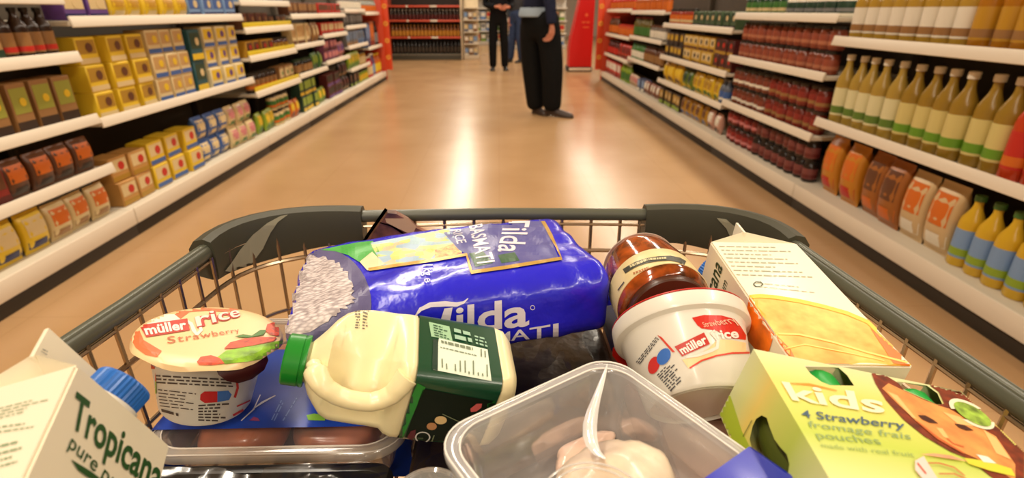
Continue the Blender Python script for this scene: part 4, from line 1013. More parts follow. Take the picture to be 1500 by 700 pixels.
stamp('lettering', jl, [jl], [smallprint(CJ2([(300, 170), (540, 78), (560, 130), (330, 225)]), 1, 71, words=8, fill=1.1, ragged=False), smallprint(CJ2([(560, 80), (800, 60), (810, 105), (570, 128)]), 1, 72, words=8, fill=1.1, ragged=False)], mat((206, 196, 150), 0.45), off=0.0009, bvh=bv, step=4)
stamp('lettering', jl, [jl], [smallprint(CJ2([(350, 270), (560, 190), (570, 225), (365, 315)]), 1, 73, words=7, fill=1.0, ragged=False), smallprint(CJ2([(580, 175), (850, 150), (855, 185), (590, 215)]), 1, 74, words=8, fill=1.0, ragged=False)], mat((176, 110, 60), 0.45), off=0.0007, bvh=bv, step=4)
stamp('label_line', jl, [jl], [stroke_shape(CJ2([(150, 520), (235, 405)]), 1.4)], mat((60, 56, 40), 0.45), off=0.0007, bvh=bv, step=4)

# --- rice bag
from mathutils import noise
MRI = TR([[0.9737, -0.2240, -0.0417], [0.2257, 0.9733, 0.0416], [0.0313, -0.0499, 0.9983]], (-0.1562, 0.3228, 0.8812))
rb = thing('rice_bag', 'royal blue bag of basmati rice lying across the trolley behind the milk bottle', 'bag of rice', MRI)
LX, LY, LZ = 0.255, 0.158, 0.063
bm = bmesh.new(); nx, ny, nz_ = 46, 30, 14
def bagpt(u, v, w):
    h = Vector((LX/2, LY/2, LZ/2)); p = Vector(((2*u-1)*h.x, (2*v-1)*h.y, (2*w-1)*h.z)); r = Vector((0.010, 0.024, 0.021))
    q = Vector([max(-(h[i]-r[i]), min(h[i]-r[i], p[i])) for i in range(3)])
    d = Vector([(p[i]-q[i])/r[i] for i in range(3)])
    if d.length > 0: d = d.normalized()
    p = q + Vector([d[i]*r[i] for i in range(3)])
    s = 2*u-1
    puff = 1+0.06*math.cos(s*PI/2)
    p.z = (p.z+h.z)*puff*(1-0.10*max(0, -s)**4) - h.z
    k = noise.noise(Vector((p.x*26, p.y*42, p.z*30+3)))*0.0024 + noise.noise(Vector((p.x*70, p.y*40, p.z*34)))*0.0019*(0.5+abs(s)**2)
    cre = math.sin(p.x*150+noise.noise(p*30)*5)*0.0009*max(0, 1-abs(p.z+0.016)/0.02)*(1 if d.y < -0.3 else 0.35)
    p += Vector((d.x*k, d.y*(k+cre), d.z*(k+cre)))
    return p + Vector((LX/2, LY/2, -LZ/2))
grid = {}
def gv(i, j, k):
    if (i, j, k) not in grid: grid[(i, j, k)] = bm.verts.new(bagpt(i/nx, j/ny, k/nz_))
    return grid[(i, j, k)]
for i in range(nx):
    for j in range(ny):
        bm.faces.new((gv(i, j, 0), gv(i, j+1, 0), gv(i+1, j+1, 0), gv(i+1, j, 0))); bm.faces.new((gv(i, j, nz_), gv(i+1, j, nz_), gv(i+1, j+1, nz_), gv(i, j+1, nz_)))
    for k in range(nz_):
        bm.faces.new((gv(i, 0, k), gv(i+1, 0, k), gv(i+1, 0, k+1), gv(i, 0, k+1))); bm.faces.new((gv(i, ny, k), gv(i, ny, k+1), gv(i+1, ny, k+1), gv(i+1, ny, k)))
for j in range(ny):
    for k in range(nz_):
        bm.faces.new((gv(0, j, k), gv(0, j, k+1), gv(0, j+1, k+1), gv(0, j+1, k))); bm.faces.new((gv(nx, j, k), gv(nx, j+1, k), gv(nx, j+1, k+1), gv(nx, j, k+1)))
BLUE = mat((34, 34, 206), 0.26, coat=0.4, bump=0.45, bscale=70, bdist=0.003)
rbody = obj('film_bag', bm, BLUE, rb, angle=60)
bm = bmesh.new()
add_box(bm, (LX-0.001, 0.012, -LZ*0.62), (LX+0.009, LY-0.02, -LZ*0.55), 0.0008); obj('end_seal', bm, BLUE, rb)
bv = world_bvh([rbody])
def rp_(nm, shapes, m, off, st=5): return stamp(nm, rb, [rbody], shapes, m, off=off, bvh=bv, step=st, maxedge=0.02)
rp_('picture', [disc_shape(463, 446, 81, 84, 40)], mat((92, 88, 128), 0.35), 0.0006)
rp_('picture', [poly_shape(CRL([(310, 118), (420, 92), (560, 66), (640, 60), (672, 110), (690, 150), (560, 200), (480, 150), (400, 126)]))], mat((74, 168, 72), 0.35), 0.0007)
PAST = bpy.data.materials.new('pastel_mosaic'); PAST.use_nodes = True
nt = PAST.node_tree; b_ = nt.nodes['Principled BSDF']; b_.inputs['Roughness'].default_value = 0.4
tc = nt.nodes.new('ShaderNodeTexCoord'); vo = nt.nodes.new('ShaderNodeTexVoronoi'); vo.inputs['Scale'].default_value = 110
sp = nt.nodes.new('ShaderNodeSeparateColor'); rp = nt.nodes.new('ShaderNodeValToRGB')
for pos, c in ((0.0, (156, 184, 206)), (0.3, (206, 210, 140)), (0.5, (160, 190, 200)), (0.7, (196, 206, 110)), (0.88, (226, 190, 150))):
    e = rp.color_ramp.elements.new(pos) if pos not in (0.0,) else rp.color_ramp.elements[0]; e.position = pos; e.color = rgb(c)
rp.color_ramp.interpolation = 'CONSTANT'
nt.links.new(tc.outputs['Object'], vo.inputs['Vector']); nt.links.new(vo.outputs['Color'], sp.inputs[0]); nt.links.new(sp.outputs[0], rp.inputs['Fac']); nt.links.new(rp.outputs['Color'], b_.inputs['Base Color'])
rp_('picture', [poly_shape(CRI([(430, 160), (560, 136), (700, 112), (760, 98), (812, 200), (700, 226), (560, 250), (440, 272), (425, 268), (480, 245), (455, 205)]))], PAST, 0.0007)
rp_('picture', [poly_shape(CRI([(388, 240), (440, 198), (492, 250), (420, 276)]))], mat((238, 214, 170), 0.4), 0.0010)
rp_('picture', [poly_shape(CRI([(700, 190), (775, 165), (812, 205), (700, 226)]))], mat((226, 160, 96), 0.4, var=0.3, scale=300), 0.0010)
rp_('picture', [poly_shape(CRI([(735, 118), (1000, 66), (1120, 44), (1160, 100), (1214, 226), (1030, 252), (860, 278), (836, 210), (800, 190)]))], mat((84, 84, 150), 0.35), 0.0008)
rp_('picture', [poly_shape(CRI([(840, 205), (900, 196), (940, 245), (868, 262)])), poly_shape(CRI([(960, 212), (1030, 200), (1050, 235), (975, 246)]))], mat((52, 92, 60), 0.35), 0.0010)
rp_('gold_border', [stroke_shape(CRI([(425, 272), (560, 252), (700, 232), (830, 210), (852, 284)]), 4.6), stroke_shape(CRI([(848, 284), (1000, 262), (1224, 226), (1180, 130), (1132, 44)]), 5.2)], mat((198, 160, 78), 0.3, metal=0.3), 0.0011)
WHT = mat((222, 216, 226), 0.35)
rp_('lettering', [text_shape('Tilda', CRI([(1098, 52), (1066, 206), (960, 198), (992, 56)]), bold=0.012)], WHT, 0.0012)
rp_('lettering', [text_shape('BASMATI', CRI([(896, 82), (950, 240), (876, 250), (842, 92)]), bold=0.012)], WHT, 0.0012)
rp_('lettering', [text_shape('RICE', CRI([(806, 104), (832, 160), (792, 166), (772, 110)]), bold=0.01)], WHT, 0.0012)
rp_('lettering', [text_shape('1kg e', CRI([(690, 250), (694, 322), (656, 324), (650, 252)]), bold=0.008)], mat((200, 200, 236), 0.35), 0.0010)
rp_('lettering', [text_shape('ilda', CRI([(786, 420), (1088, 378), (1088, 496), (786, 527)]), bold=0.022)], WHT, 0.0010)
rp_('lettering', [poly_shape(CRI([(738, 428), (772, 424), (752, 520), (706, 524)])), stroke_shape(CRI([(618, 458), (640, 432), (680, 414), (740, 410), (790, 412), (818, 404), (836, 388)]), [1.5, 5.5, 7, 7.5, 6, 3.5, 1])], WHT, 0.0010)
rp_('lettering', [text_shape('BASMATI', CRI([(862, 546), (1210, 487), (1210, 541), (862, 572)]), bold=0.012)], WHT, 0.0010)
rp_('registered_mark', [ring_shape(*CRI([(1103, 424)])[0], 3.6, 3.6, 0.25, 14)], WHT, 0.0010)
# the rice picture: a heap of grains with a ragged edge
rnd = random.Random(5); edge = []
base = CRL([(10, 560), (14, 470), (40, 360), (72, 260), (110, 205), (180, 172), (260, 160), (320, 172), (390, 195), (440, 230), (470, 270), (500, 320), (520, 370), (520, 430), (490, 470), (440, 500), (380, 540), (320, 590), (240, 640), (150, 660), (60, 640)])
for i, (x, y) in enumerate(base):
    x2, y2 = base[(i+1) % len(base)]
    for q in range(4):
        u = q/4; k = 1.0+rnd.choice((-.05, -.02, 0, .03, .05, .08))+rnd.uniform(-.02, .02)
        if i > 16 or i < 2: k = 1.0
        xx, yy = x+(x2-x)*u, y+(y2-y)*u; edge.append((458+(xx-458)*k, 432+(yy-432)*k))
GRAIN = bpy.data.materials.new('rice_grain_picture'); GRAIN.use_nodes = True
nt = GRAIN.node_tree; b_ = nt.nodes['Principled BSDF']; b_.inputs['Roughness'].default_value = 0.45
tc = nt.nodes.new('ShaderNodeTexCoord'); mp = nt.nodes.new('ShaderNodeMapping'); mp.inputs['Scale'].default_value = (1, 2.6, 1.6); mp.inputs['Rotation'].default_value = (0, 0, 0.5)
vo = nt.nodes.new('ShaderNodeTexVoronoi'); vo.inputs['Scale'].default_value = 190; vo.inputs['Randomness'].default_value = 1
rp = nt.nodes.new('ShaderNodeValToRGB'); rp.color_ramp.elements[0].color = rgb((222, 210, 208)); rp.color_ramp.elements[1].color = rgb((150, 138, 138)); rp.color_ramp.elements[0].position = 0.2; rp.color_ramp.elements[1].position = 0.75
nt.links.new(tc.outputs['Object'], mp.inputs['Vector']); nt.links.new(mp.outputs['Vector'], vo.inputs['Vector']); nt.links.new(vo.outputs['Distance'], rp.inputs['Fac']); nt.links.new(rp.outputs['Color'], b_.inputs['Base Color'])
rp_('picture', [poly_shape(edge)], GRAIN, 0.0012)

# --- milk bottle lying on its side
S_ = 0.0684
MG = TR([[0.9488, -0.1090, 0.2965], [0.1371, 0.9877, -0.0755], [-0.2846, 0.1123, 0.9520]], (-0.0512, 0.2670, 0.8770)) @ Matrix.Scale(0.92, 4)
mb = thing('milk_bottle', 'white milk bottle with green cap and dark green label, lying before the rice', 'milk bottle', MG)
MILK = mat((238, 226, 178), 0.32, coat=0.15, sss=0.15)
def sect(x, iy, iz, r, zlift=0.0, chamfer=0.0, n=6):
    """cross-section of the bottle at x, inset from the square, lower side lifted, corner nearest us cut back"""
    y0, y1, z0, z1 = iy, S_-iy, -S_+iz+zlift, -iz
    pts = rrect(y0, y1, z0, z1, r, n)
    out = []
    for y, z in pts:
        if chamfer > 0:
            e = (y-y0)+(z1-z)               # distance along the cut corner
            if e < chamfer:
                k = (chamfer-e)/2; y += k; z -= k
        out.append((x, y, z))
    return out
st = [(0.0765, 0.016, 0.016, 0.016, 0, 0), (0.0762, 0.012, 0.012, 0.016, 0, 0), (0.0735, 0.0045, 0.0045, 0.013, 0, 0), (0.068, 0.0008, 0.0008, 0.011, 0, 0), (0.0615, 0.0, 0.0, 0.010, 0, 0), (0.0608, 0.0010, 0.0010, 0.010, 0, 0), (0.0004, 0.0010, 0.0010, 0.010, 0, 0), (-0.0004, 0, 0, 0.010, 0, 0), (-0.006, 0, 0, 0.010, 0, 0),
      (-0.011, 0.0, 0.0, 0.011, 0.002, 0.014), (-0.015, 0.0, 0.0, 0.012, 0.006, 0.040), (-0.022, 0.0, 0.0, 0.012, 0.007, 0.049), (-0.034, 0.0, 0.0, 0.013, 0.007, 0.050), (-0.044, 0.001, 0.001, 0.014, 0.005, 0.047), (-0.051, 0.003, 0.003, 0.015, 0.001, 0.036), (-0.057, 0.0065, 0.0065, 0.017, -0.003, 0.016), (-0.0625, 0.012, 0.012, 0.018, -0.006, 0.004), (-0.067, 0.0165, 0.0165, 0.0165, -0.006, 0), (-0.0708, 0.0205, 0.0205, 0.0136, -0.001, 0), (-0.075, 0.0205, 0.0205, 0.0136, 0, 0)]
bm = bmesh.new(); loft(bm, [sect(*q) for q in st]); mbody = obj('bottle_body', bm, MILK, mb, angle=70)
# the grip: a bar bowed across the cut corner
bm = bmesh.new()
hp = [(-0.0660, 0.016, -0.0190), (-0.0625, 0.0060, -0.0185), (-0.0587, 0.0015, -0.0205), (-0.0545, -0.0005, -0.0232), (-0.047, -0.0015, -0.0268), (-0.040, -0.002, -0.0286), (-0.032, -0.002, -0.0294), (-0.0247, -0.002, -0.0288), (-0.018, -0.0015, -0.0258), (-0.012, -0.0005, -0.0208), (-0.0085, 0.001, -0.0140), (-0.005, 0.004, -0.0075)]
hq = []
for a, b in zip(hp, hp[1:]):
    for k in range(4): hq.append(tuple(Vector(a).lerp(Vector(b), k/4)))
hq.append(hp[-1])
add_tube(bm, hq, [0.0050 if i < 3 else 0.0066+0.0018*(abs(i-len(hq)/2)/(len(hq)/2))**2 for i in range(len(hq))], 14, flat=0.9); obj('handle', bm, MILK, mb, angle=80)
GREEN = mat((18, 128, 34), 0.32, coat=0.2)
Mcap = Matrix.Translation((0, S_/2, -S_/2)) @ Matrix.Rotation(-PI/2, 4, 'Y')
bm = bmesh.new(); add_lathe(bm, [(0.0178, 0.0716), (0.0180, 0.0722), (0.0180, 0.0742), (0.0172, 0.0746), (0.0172, 0.0752), (0.0178, 0.0756), (0.0176, 0.0855), (0.0166, 0.0866), (0.0160, 0.0867)], 60, M=Mcap, wave=0.014, nwave=1); obj('screw_cap', bm, GREEN, mb, angle=25)
# label wrapped round the middle
bm = bmesh.new(); loft(bm, [[(x, y, z) for x, y, z in sect(x, -0.0004, -0.0004, 0.0102)] for x in (0.0006, 0.0030, 0.0575, 0.0603)], False, False)
for f in bm.faces:
    cx = f.calc_center_median().x
    f.material_index = 0
mlab = obj('label', bm, mat((14, 66, 40), 0.28, coat=0.3), mb, angle=60)
bv = world_bvh([mlab])
def ml_(nm, shapes, m, off=0.0004, st=5): return stamp(nm, mlab, [mlab], shapes, m, off=off, bvh=bv, step=st)
PALE = mat((214, 226, 206), 0.4)
ml_('edge_stripe', [stroke_shape(CJ([(664, 390), (640, 440), (600, 530), (560, 620), (548, 648)]), 13)], mat((22, 132, 40), 0.35))
ml_('edge_stripe', [poly_shape(CJ([(945, 470), (985, 452), (996, 470), (985, 500), (945, 500)]))], mat((22, 132, 40), 0.35))
ml_('info_panel', [poly_shape(CJ([(738, 192), (945, 240), (962, 374), (712, 326)]))], PALE)
ml_('info_panel', [poly_shape(CJ([(694, 122), (782, 142), (796, 205), (738, 192), (736, 190), (705, 185)]))], mat((150, 190, 150), 0.4))
ml_('lettering', [smallprint(CJ([(745, 200), (940, 244), (942, 262), (748, 216)]), 1, 41, fill=1.4, words=10), smallprint(CJ([(742, 226), (930, 270), (932, 282), (744, 238)]), 1, 42, fill=0.7, words=12)]
    + [stroke_shape(crop(620, 465, 7.0)([(x_, a_), (x_+3, b2)]), 1.7) for x_, a_, b2 in ((190, 430, 520), (235, 480, 535), (325, 485, 555), (375, 450, 560), (425, 450, 570), (465, 560, 585), (510, 450, 590), (560, 570, 600), (605, 580, 605), (650, 490, 610), (590, 330, 410), (630, 350, 415))], mat((112, 124, 98), 0.5), 0.0008)
ml_('lettering', [smallprint(CJ([(712, 132), (782, 150), (786, 204), (718, 184)]), 5, 43, fill=0.8, words=4)], mat((34, 80, 48), 0.5), 0.0008)
ml_('lettering', [smallprint(CJ([(800, 146), (868, 164), (882, 218), (806, 202)]), 2, 44, fill=1.2, words=2, ragged=False), smallprint(CJ([(888, 178), (934, 190), (946, 236), (896, 222)]), 3, 45, fill=1.0, words=2, ragged=False)], mat((150, 186, 160), 0.5), 0.0008)
ml_('side_bar', [poly_shape(CJ([(712, 195), (734, 200), (732, 330), (708, 324)]))], mat((18, 50, 34), 0.4), 0.0006)
CM = crop(560, 560, 5.0)
ml_('lower_panel', [poly_shape(CM([(300, 40), (560, 90), (860, 140), (700, 330), (420, 500), (140, 470)]))], mat((8, 24, 12), 0.5, spec=0.2), 0.0004)  # near-black patch painting the deep shade on the label's front face
ml_('ring_mark', [ring_shape(*CM([(296, 394)])[0], 11.2, 8.0, 0.18, 24)], mat((206, 206, 200), 0.4), 0.0008)
ml_('red_badge', [poly_shape(CM([(180, 400), (210, 350), (245, 340), (240, 400), (280, 440), (340, 440), (330, 480), (180, 460)]))], mat((92, 18, 32), 0.4), 0.0007)
ml_('flower_mark', [disc_shape(*CM([(428, 270)])[0], 9, 6, 14)], mat((226, 196, 136), 0.5), 0.0008)
ml_('flower_mark', [disc_shape(*CM([(362, 315)])[0], 7.5, 5.5, 14)], mat((190, 136, 86), 0.5), 0.0008)
ml_('pink_mark', [poly_shape(CM([(645, 185), (690, 150), (730, 148), (725, 178), (690, 205), (648, 210)]))], mat((206, 92, 90), 0.5), 0.0008)
ml_('thin_line', [stroke_shape(CM([(440, 225), (560, 280)]), 1.2), stroke_shape(CM([(340, 490), (380, 380)]), 1.6)], mat((120, 130, 96), 0.5), 0.0008)
bv = world_bvh([mbody])
stamp('date_print', mb, [mbody], [smallprint(CJ([(380, 58), (402, 56), (398, 152), (378, 150)]), 8, 51, fill=1.0, words=1.3, ragged=False), smallprint(CJ([(414, 60), (440, 70), (436, 158), (410, 155)]), 7, 52, fill=1.0, words=1.3)], mat((120, 116, 100), 0.5), off=0.0004, bvh=bv, step=6)

# --- kids' dessert carton with die-cut openings, and the pouches inside it
MK = TR([[0.9760, -0.2068, 0.0677], [-0.0566, 0.0592, 0.9966], [-0.2101, -0.9766, 0.0461]], (0.1414, 0.2465, 0.9057))
kb = thing('dessert_box', 'yellow-green kids dessert box with cut-out openings and a printed face', 'food box', MK)
MKi = MK.inverted()
KW, KD, KH = 0.125, 0.050, 0.118
def K_on(pts, face):
    p0, n = (Vector((0, 0, 0)), Vector((0, 1, 0))) if face == 'front' else (Vector((0, 0, 0)), Vector((1, 0, 0)))
    out = []
    for x, y in pts:
        q = MKi @ on_plane(x, y, MK @ p0, MK.to_3x3() @ n)
        out.append((q.x, q.z) if face == 'front' else (q.y, q.z))
    return out
notch1 = K_on(CK([(440, 176), (470, 215), (520, 252), (560, 268), (672, 270), (640, 222), (600, 186)]), 'front')
notch2 = K_on(CK([(872, 250), (900, 286), (1060, 358), (1084, 356), (1060, 305), (1004, 262)]), 'front')
hole = K_on(CK([(185, 520), (198, 460), (215, 425), (240, 408), (265, 420), (277, 460), (300, 520), (330, 560), (358, 590), (370, 635), (362, 690), (356, 740), (320, 790), (285, 760), (262, 690), (248, 650), (222, 605), (198, 575)]), 'side')
def panel(bm, outer, holes, to3):
    loops = [[Vector((a, b, 0)) for a, b in outer]]+[[Vector((a, b, 0)) for a, b in h] for h in holes]
    flat = [p for l in loops for p in l]
    V = [bm.verts.new(to3(p.x, p.y)) for p in flat]
    for t3 in tessellate_polygon(loops):
        try: bm.faces.new([V[i] for i in t3])
        except ValueError: pass
n1 = [(a, min(b, -0.0012)) for a, b in notch1]; n2 = [(a, min(b, -0.0012)) for a, b in notch2]
bm = bmesh.new()
ch = 0.016
front = [(0, 0), (KW-ch, 0), (KW, -0.004), (KW, -KH), (0, -KH)]
panel(bm, front, [n1, n2], lambda a, b: (a, 0, b))
panel(bm, [(0, 0), (KD, 0), (KD, -KH), (0, -KH)], [hole], lambda a, b: (0, a, b))
panel(bm, [(0, 0), (KD, 0), (KD, -KH), (0, -KH)], [], lambda a, b: (KW, a, b))
panel(bm, [(0, 0), (KW, 0), (KW, -KH), (0, -KH)], [], lambda a, b: (a, KD, b))
panel(bm, [(0, 0), (KW, 0), (KW, KD), (0, KD)], [[(p[0][0], 0.002), (p[-1][0], 0.002), (p[-1][0], 0.018), (p[0][0], 0.018)] for p in (n1, n2)], lambda a, b: (a, b, 0))
panel(bm, [(0, 0), (KW, 0), (KW, KD), (0, KD)], [], lambda a, b: (a, b, -KH))
LIME = bpy.data.materials.new('lime_board'); LIME.use_nodes = True   # printed blend from pale lime through yellow to lime
nt = LIME.node_tree; b_ = nt.nodes['Principled BSDF']; b_.inputs['Roughness'].default_value = 0.38; b_.inputs['Coat Weight'].default_value = 0.15
tc = nt.nodes.new('ShaderNodeTexCoord'); sx = nt.nodes.new('ShaderNodeSeparateXYZ'); mr = nt.nodes.new('ShaderNodeMapRange'); rp = nt.nodes.new('ShaderNodeValToRGB')
mr.inputs['From Min'].default_value = 0.0; mr.inputs['From Max'].default_value = -0.085
nt.links.new(tc.outputs['Object'], sx.inputs[0]); nt.links.new(sx.outputs['Z'], mr.inputs['Value']); nt.links.new(mr.outputs['Result'], rp.inputs['Fac'])
rp.color_ramp.elements[0].color = rgb((216, 220, 164)); rp.color_ramp.elements[1].color = rgb((218, 222, 150)); rp.color_ramp.elements[1].position = 1.0
for pos, c in ((0.16, (220, 220, 140)), (0.30, (238, 212, 110)), (0.46, (212, 214, 106)), (0.7, (190, 206, 84))):
    e = rp.color_ramp.elements.new(pos); e.color = rgb(c)
nt.links.new(rp.outputs['Color'], b_.inputs['Base Color'])
kbody = obj('carton', bm, LIME, kb, smooth=False)
bv = world_bvh([kbody])
def k_(nm, shapes, m, off=0.0004, st=0): return stamp(nm, kb, [kbody], shapes, m, off=off, bvh=bv, step=st)
k_('side_edge', [poly_shape(CK([(30, 398), (92, 300), (150, 478), (190, 560), (240, 690), (150, 700), (100, 560)]))], mat((176, 196, 52), 0.4), 0.0004, 4)
k_('flap_slit', [stroke_shape(CK([(158, 508), (200, 432)]), 1.0)], mat((90, 100, 40), 0.5), 0.0006)
k_('lettering', [text_shape('kids', CK([(330, 255), (800, 318), (812, 404), (380, 340)]), bold=0.02)], mat((250, 236, 196), 0.4), 0.0008)
k_('underline', [stroke_shape(CK([(370, 262), (460, 266), (590, 296)]), [1, 2.4, 1])], mat((236, 150, 40), 0.4), 0.0006)
k_('lettering', [text_shape('4 Strawberry', CK([(420, 385), (905, 440), (905, 476), (428, 420)]), bold=0.01)], mat((66, 92, 112), 0.45), 0.0006)
k_('lettering', [text_shape('fromage frais', CK([(452, 437), (930, 495), (934, 524), (458, 466)]))], mat((134, 160, 108), 0.45), 0.0006)
k_('lettering', [text_shape('pouches', CK([(482, 486), (778, 514), (798, 548), (500, 518)]))], mat((134, 160, 100), 0.45), 0.0006)
k_('lettering', [text_shape('made with real fruit', CK([(510, 540), (944, 584), (952, 606), (520, 560)]))], mat((150, 172, 96), 0.45), 0.0006)
HAIR = mat((112, 44, 18), 0.4, var=0.3, scale=160)
SKINP = mat((222, 146, 78), 0.4, var=0.12, scale=90)
# picture of a smiling child printed on the box
k_('child_picture', [poly_shape(CK([(752, 216), (780, 206), (830, 232), (880, 262), (900, 292), (1060, 362), (1090, 356), (1064, 300), (1012, 262), (1100, 276), (1190, 296), (1300, 402), (1380, 470), (1464, 566), (1464, 760), (1400, 760), (1300, 690), (1200, 612), (1120, 580), (1000, 510), (900, 430), (820, 340), (770, 262)]))], HAIR, 0.0004, 2.5)
k_('face_picture', [poly_shape(CK([(800, 286), (830, 262), (900, 296), (980, 334), (1060, 366), (1110, 380), (1180, 420), (1260, 470), (1330, 510), (1420, 640), (1420, 720), (1300, 640), (1210, 600), (1120, 560), (1040, 500), (960, 440), (880, 366)]))], SKINP, 0.0006, 6)
k_('face_light', [poly_shape(CK([(820, 300), (870, 320), (910, 370), (960, 430), (940, 424), (880, 362)])), poly_shape(CK([(1050, 470), (1080, 474), (1110, 520), (1085, 515)])), poly_shape(CK([(1270, 480), (1330, 520), (1400, 620), (1330, 590)])), poly_shape(CK([(1080, 396), (1160, 420), (1230, 466), (1150, 452)]))], mat((240, 190, 120), 0.4), 0.0008)
k_('eye_picture', [poly_shape(CK([(965, 412), (1000, 414), (1040, 436), (1060, 452), (1020, 448), (985, 432)])), poly_shape(CK([(1135, 452), (1180, 458), (1226, 484), (1190, 484), (1155, 470)]))], mat((70, 30, 16), 0.4), 0.0009)
k_('cheek_shade', [stroke_shape(CK([(960, 440), (1060, 520), (1180, 590)]), [1.5, 3.5, 2]), stroke_shape(CK([(1100, 520), (1130, 545), (1180, 560)]), 2)], mat((196, 100, 48), 0.4), 0.0008)
k_('teeth_picture', [poly_shape(CK([(1236, 596), (1290, 608), (1330, 640), (1270, 632)]))], mat((246, 236, 220), 0.4), 0.0010)
k_('badge', [disc_shape(*CK([(1216, 408)])[0], 38, 14, 28, rot=0.53)], mat((232, 226, 196), 0.4), 0.0010)
k_('badge_centre', [disc_shape(*CK([(1218, 410)])[0], 31, 10.5, 28, rot=0.53)], mat((136, 166, 60), 0.4, var=0.3, scale=200), 0.0013)
k_('yellow_scarf_picture', [poly_shape(CK([(1180, 612), (1290, 628), (1400, 662), (1420, 700), (1300, 672), (1200, 640)]))], mat((220, 210, 60), 0.4), 0.0009)
k_('hand_picture', [poly_shape(CK([(945, 632), (975, 596), (1040, 592), (1120, 602), (1200, 630), (1300, 668), (1420, 720), (1420, 800), (960, 800), (942, 690)]))], mat((226, 158, 120), 0.4, var=0.12, scale=90), 0.0010)
k_('hand_picture', [poly_shape(CK([(950, 628), (990, 606), (1010, 640), (1060, 720), (990, 720), (950, 670)]))], mat((240, 206, 196), 0.4), 0.0012)
k_('finger_lines', [stroke_shape(CK([(1010, 640), (1060, 640), (1130, 660), (1180, 700)]), 1.8), stroke_shape(CK([(1060, 690), (1130, 690), (1200, 720)]), 1.8), stroke_shape(CK([(960, 640), (1000, 690)]), 2.2)], mat((196, 90, 60), 0.4), 0.0014)
def yoghurt_pouch(label, a):
    """foil pouch standing inside the box, its cap at the opening; a: distance along the box"""
    t = thing('yoghurt_pouch', label, 'pouch', MK @ Matrix.Translation((a, 0.0205, -0.010)), 'pouches inside the kids box')
    bm = bmesh.new(); rings = []
    for z, hw, hd in ((-0.016, 0.006, 0.006), (-0.022, 0.012, 0.007), (-0.03, 0.0185, 0.008), (-0.06, 0.019, 0.015), (-0.085, 0.019, 0.017), (-0.102, 0.018, 0.010)):
        rings.append([(hw*math.copysign(abs(math.cos(q))**0.7, math.cos(q)), hd*math.copysign(abs(math.sin(q))**0.8, math.sin(q)), z) for q in [2*PI*i/18 for i in range(18)]])
    loft(bm, rings); obj('foil_pouch', bm, mat((44, 60, 26), 0.3), t)
    bm = bmesh.new(); add_lathe(bm, [(0.0108, -0.014), (0.0112, -0.0135), (0.0112, 0.004), (0.0102, 0.0065), (0.009, 0.007)], 36, wave=0.02, nwave=1)
    bmesh.ops.transform(bm, matrix=Matrix.Translation((0, -0.0078, 0)), verts=bm.verts); obj('screw_cap', bm, mat((30, 160, 62), 0.35), t, angle=25)
yoghurt_pouch('dark pouch with green cap in the first opening of the kids box', sum(p[0] for p in n1)/len(n1)+0.001)
yoghurt_pouch('dark pouch with green cap in the opening behind the printed face', sum(p[0] for p in n2)/len(n2))
t = thing('yoghurt_pouch', 'dark green pouch showing through the side opening of the kids box', 'pouch', MK @ Matrix.Translation((0.0118, 0.024, -0.012)), 'pouches inside the kids box')
bm = bmesh.new(); rings = []
for z, hw, hd in ((-0.002, 0.004, 0.006), (-0.012, 0.007, 0.010), (-0.022, 0.0085, 0.015), (-0.055, 0.009, 0.018), (-0.085, 0.009, 0.018), (-0.104, 0.007, 0.012)):
    rings.append([(hw*math.copysign(abs(math.cos(q))**0.7, math.cos(q)), hd*math.copysign(abs(math.sin(q))**0.8, math.sin(q)), z) for q in [2*PI*i/18 for i in range(18)]])
loft(bm, rings); obj('foil_pouch', bm, mat((86, 96, 34), 0.3), t)

# --- clear tray of chicken fillets
A_ = Vector((-0.0375, 0.211, 0.88)); uu = Vector((0.841, 0.540, 0)).normalized(); vv = Vector((0.510, -0.860, 0)).normalized()
vv = (vv - uu*vv.dot(uu)).normalized()
MT = Matrix(((vv.x, uu.x, 0, A_.x), (vv.y, uu.y, 0, A_.y), (0, 0, 1, A_.z), (0, 0, 0, 1)))
ct = thing('chicken_tray', 'clear plastic tray of chicken fillets with a blue card sleeve', 'food tray', MT)
TLn, TWd = 0.122, 0.126
CLEAR = clear_plastic((236, 234, 232), 0.34, 0.10, 0.3)
CLEARR = clear_plastic((236, 236, 236), 0.42, 0.14, 0.4)
def ring3(i, z, r): return [(x, y, z) for x, y in rrect(i, TLn-i, i, TWd-i, r, 8)]
bm = bmesh.new(); loft(bm, [ring3(0.0075, -0.0005, 0.017), ring3(0.009, -0.004, 0.016), ring3(0.0125, -0.030, 0.016), ring3(0.015, -0.045, 0.016), ring3(0.020, -0.049, 0.014)], False, True); obj('tray_wall', bm, CLEAR, ct, angle=60)
bm = bmesh.new(); loft(bm, [ring3(0.0078, -0.0008, 0.017), ring3(0.0070, 0.0012, 0.018), ring3(0.0052, 0.0020, 0.019), ring3(0.0025, 0.0016, 0.021), ring3(0.0004, 0.0004, 0.022), ring3(0.0, -0.0012, 0.022), ring3(0.0004, -0.0035, 0.022)], False, False); obj('tray_rim', bm, CLEARR, ct, angle=60)
for i_, z_ in ((0.0066, 0.0019), (0.0012, 0.0012)):
    bm = bmesh.new(); add_tube(bm, ring3(i_, z_, 0.0195), 0.00055, 5, closed=True); obj('rim_bead', bm, mat((232, 226, 218), 0.25), ct)
bm = bmesh.new()
nU, nV = 26, 18
fv = [[bm.verts.new((0.007+(TLn-0.014)*i/nU, 0.007+(TWd-0.014)*j/nV, 0.0016-0.0022*math.sin(PI*i/nU)*math.sin(PI*j/nV)+0.0005*noise.noise(Vector((i*0.6, j*0.5, 1))))) for j in range(nV+1)] for i in range(nU+1)]
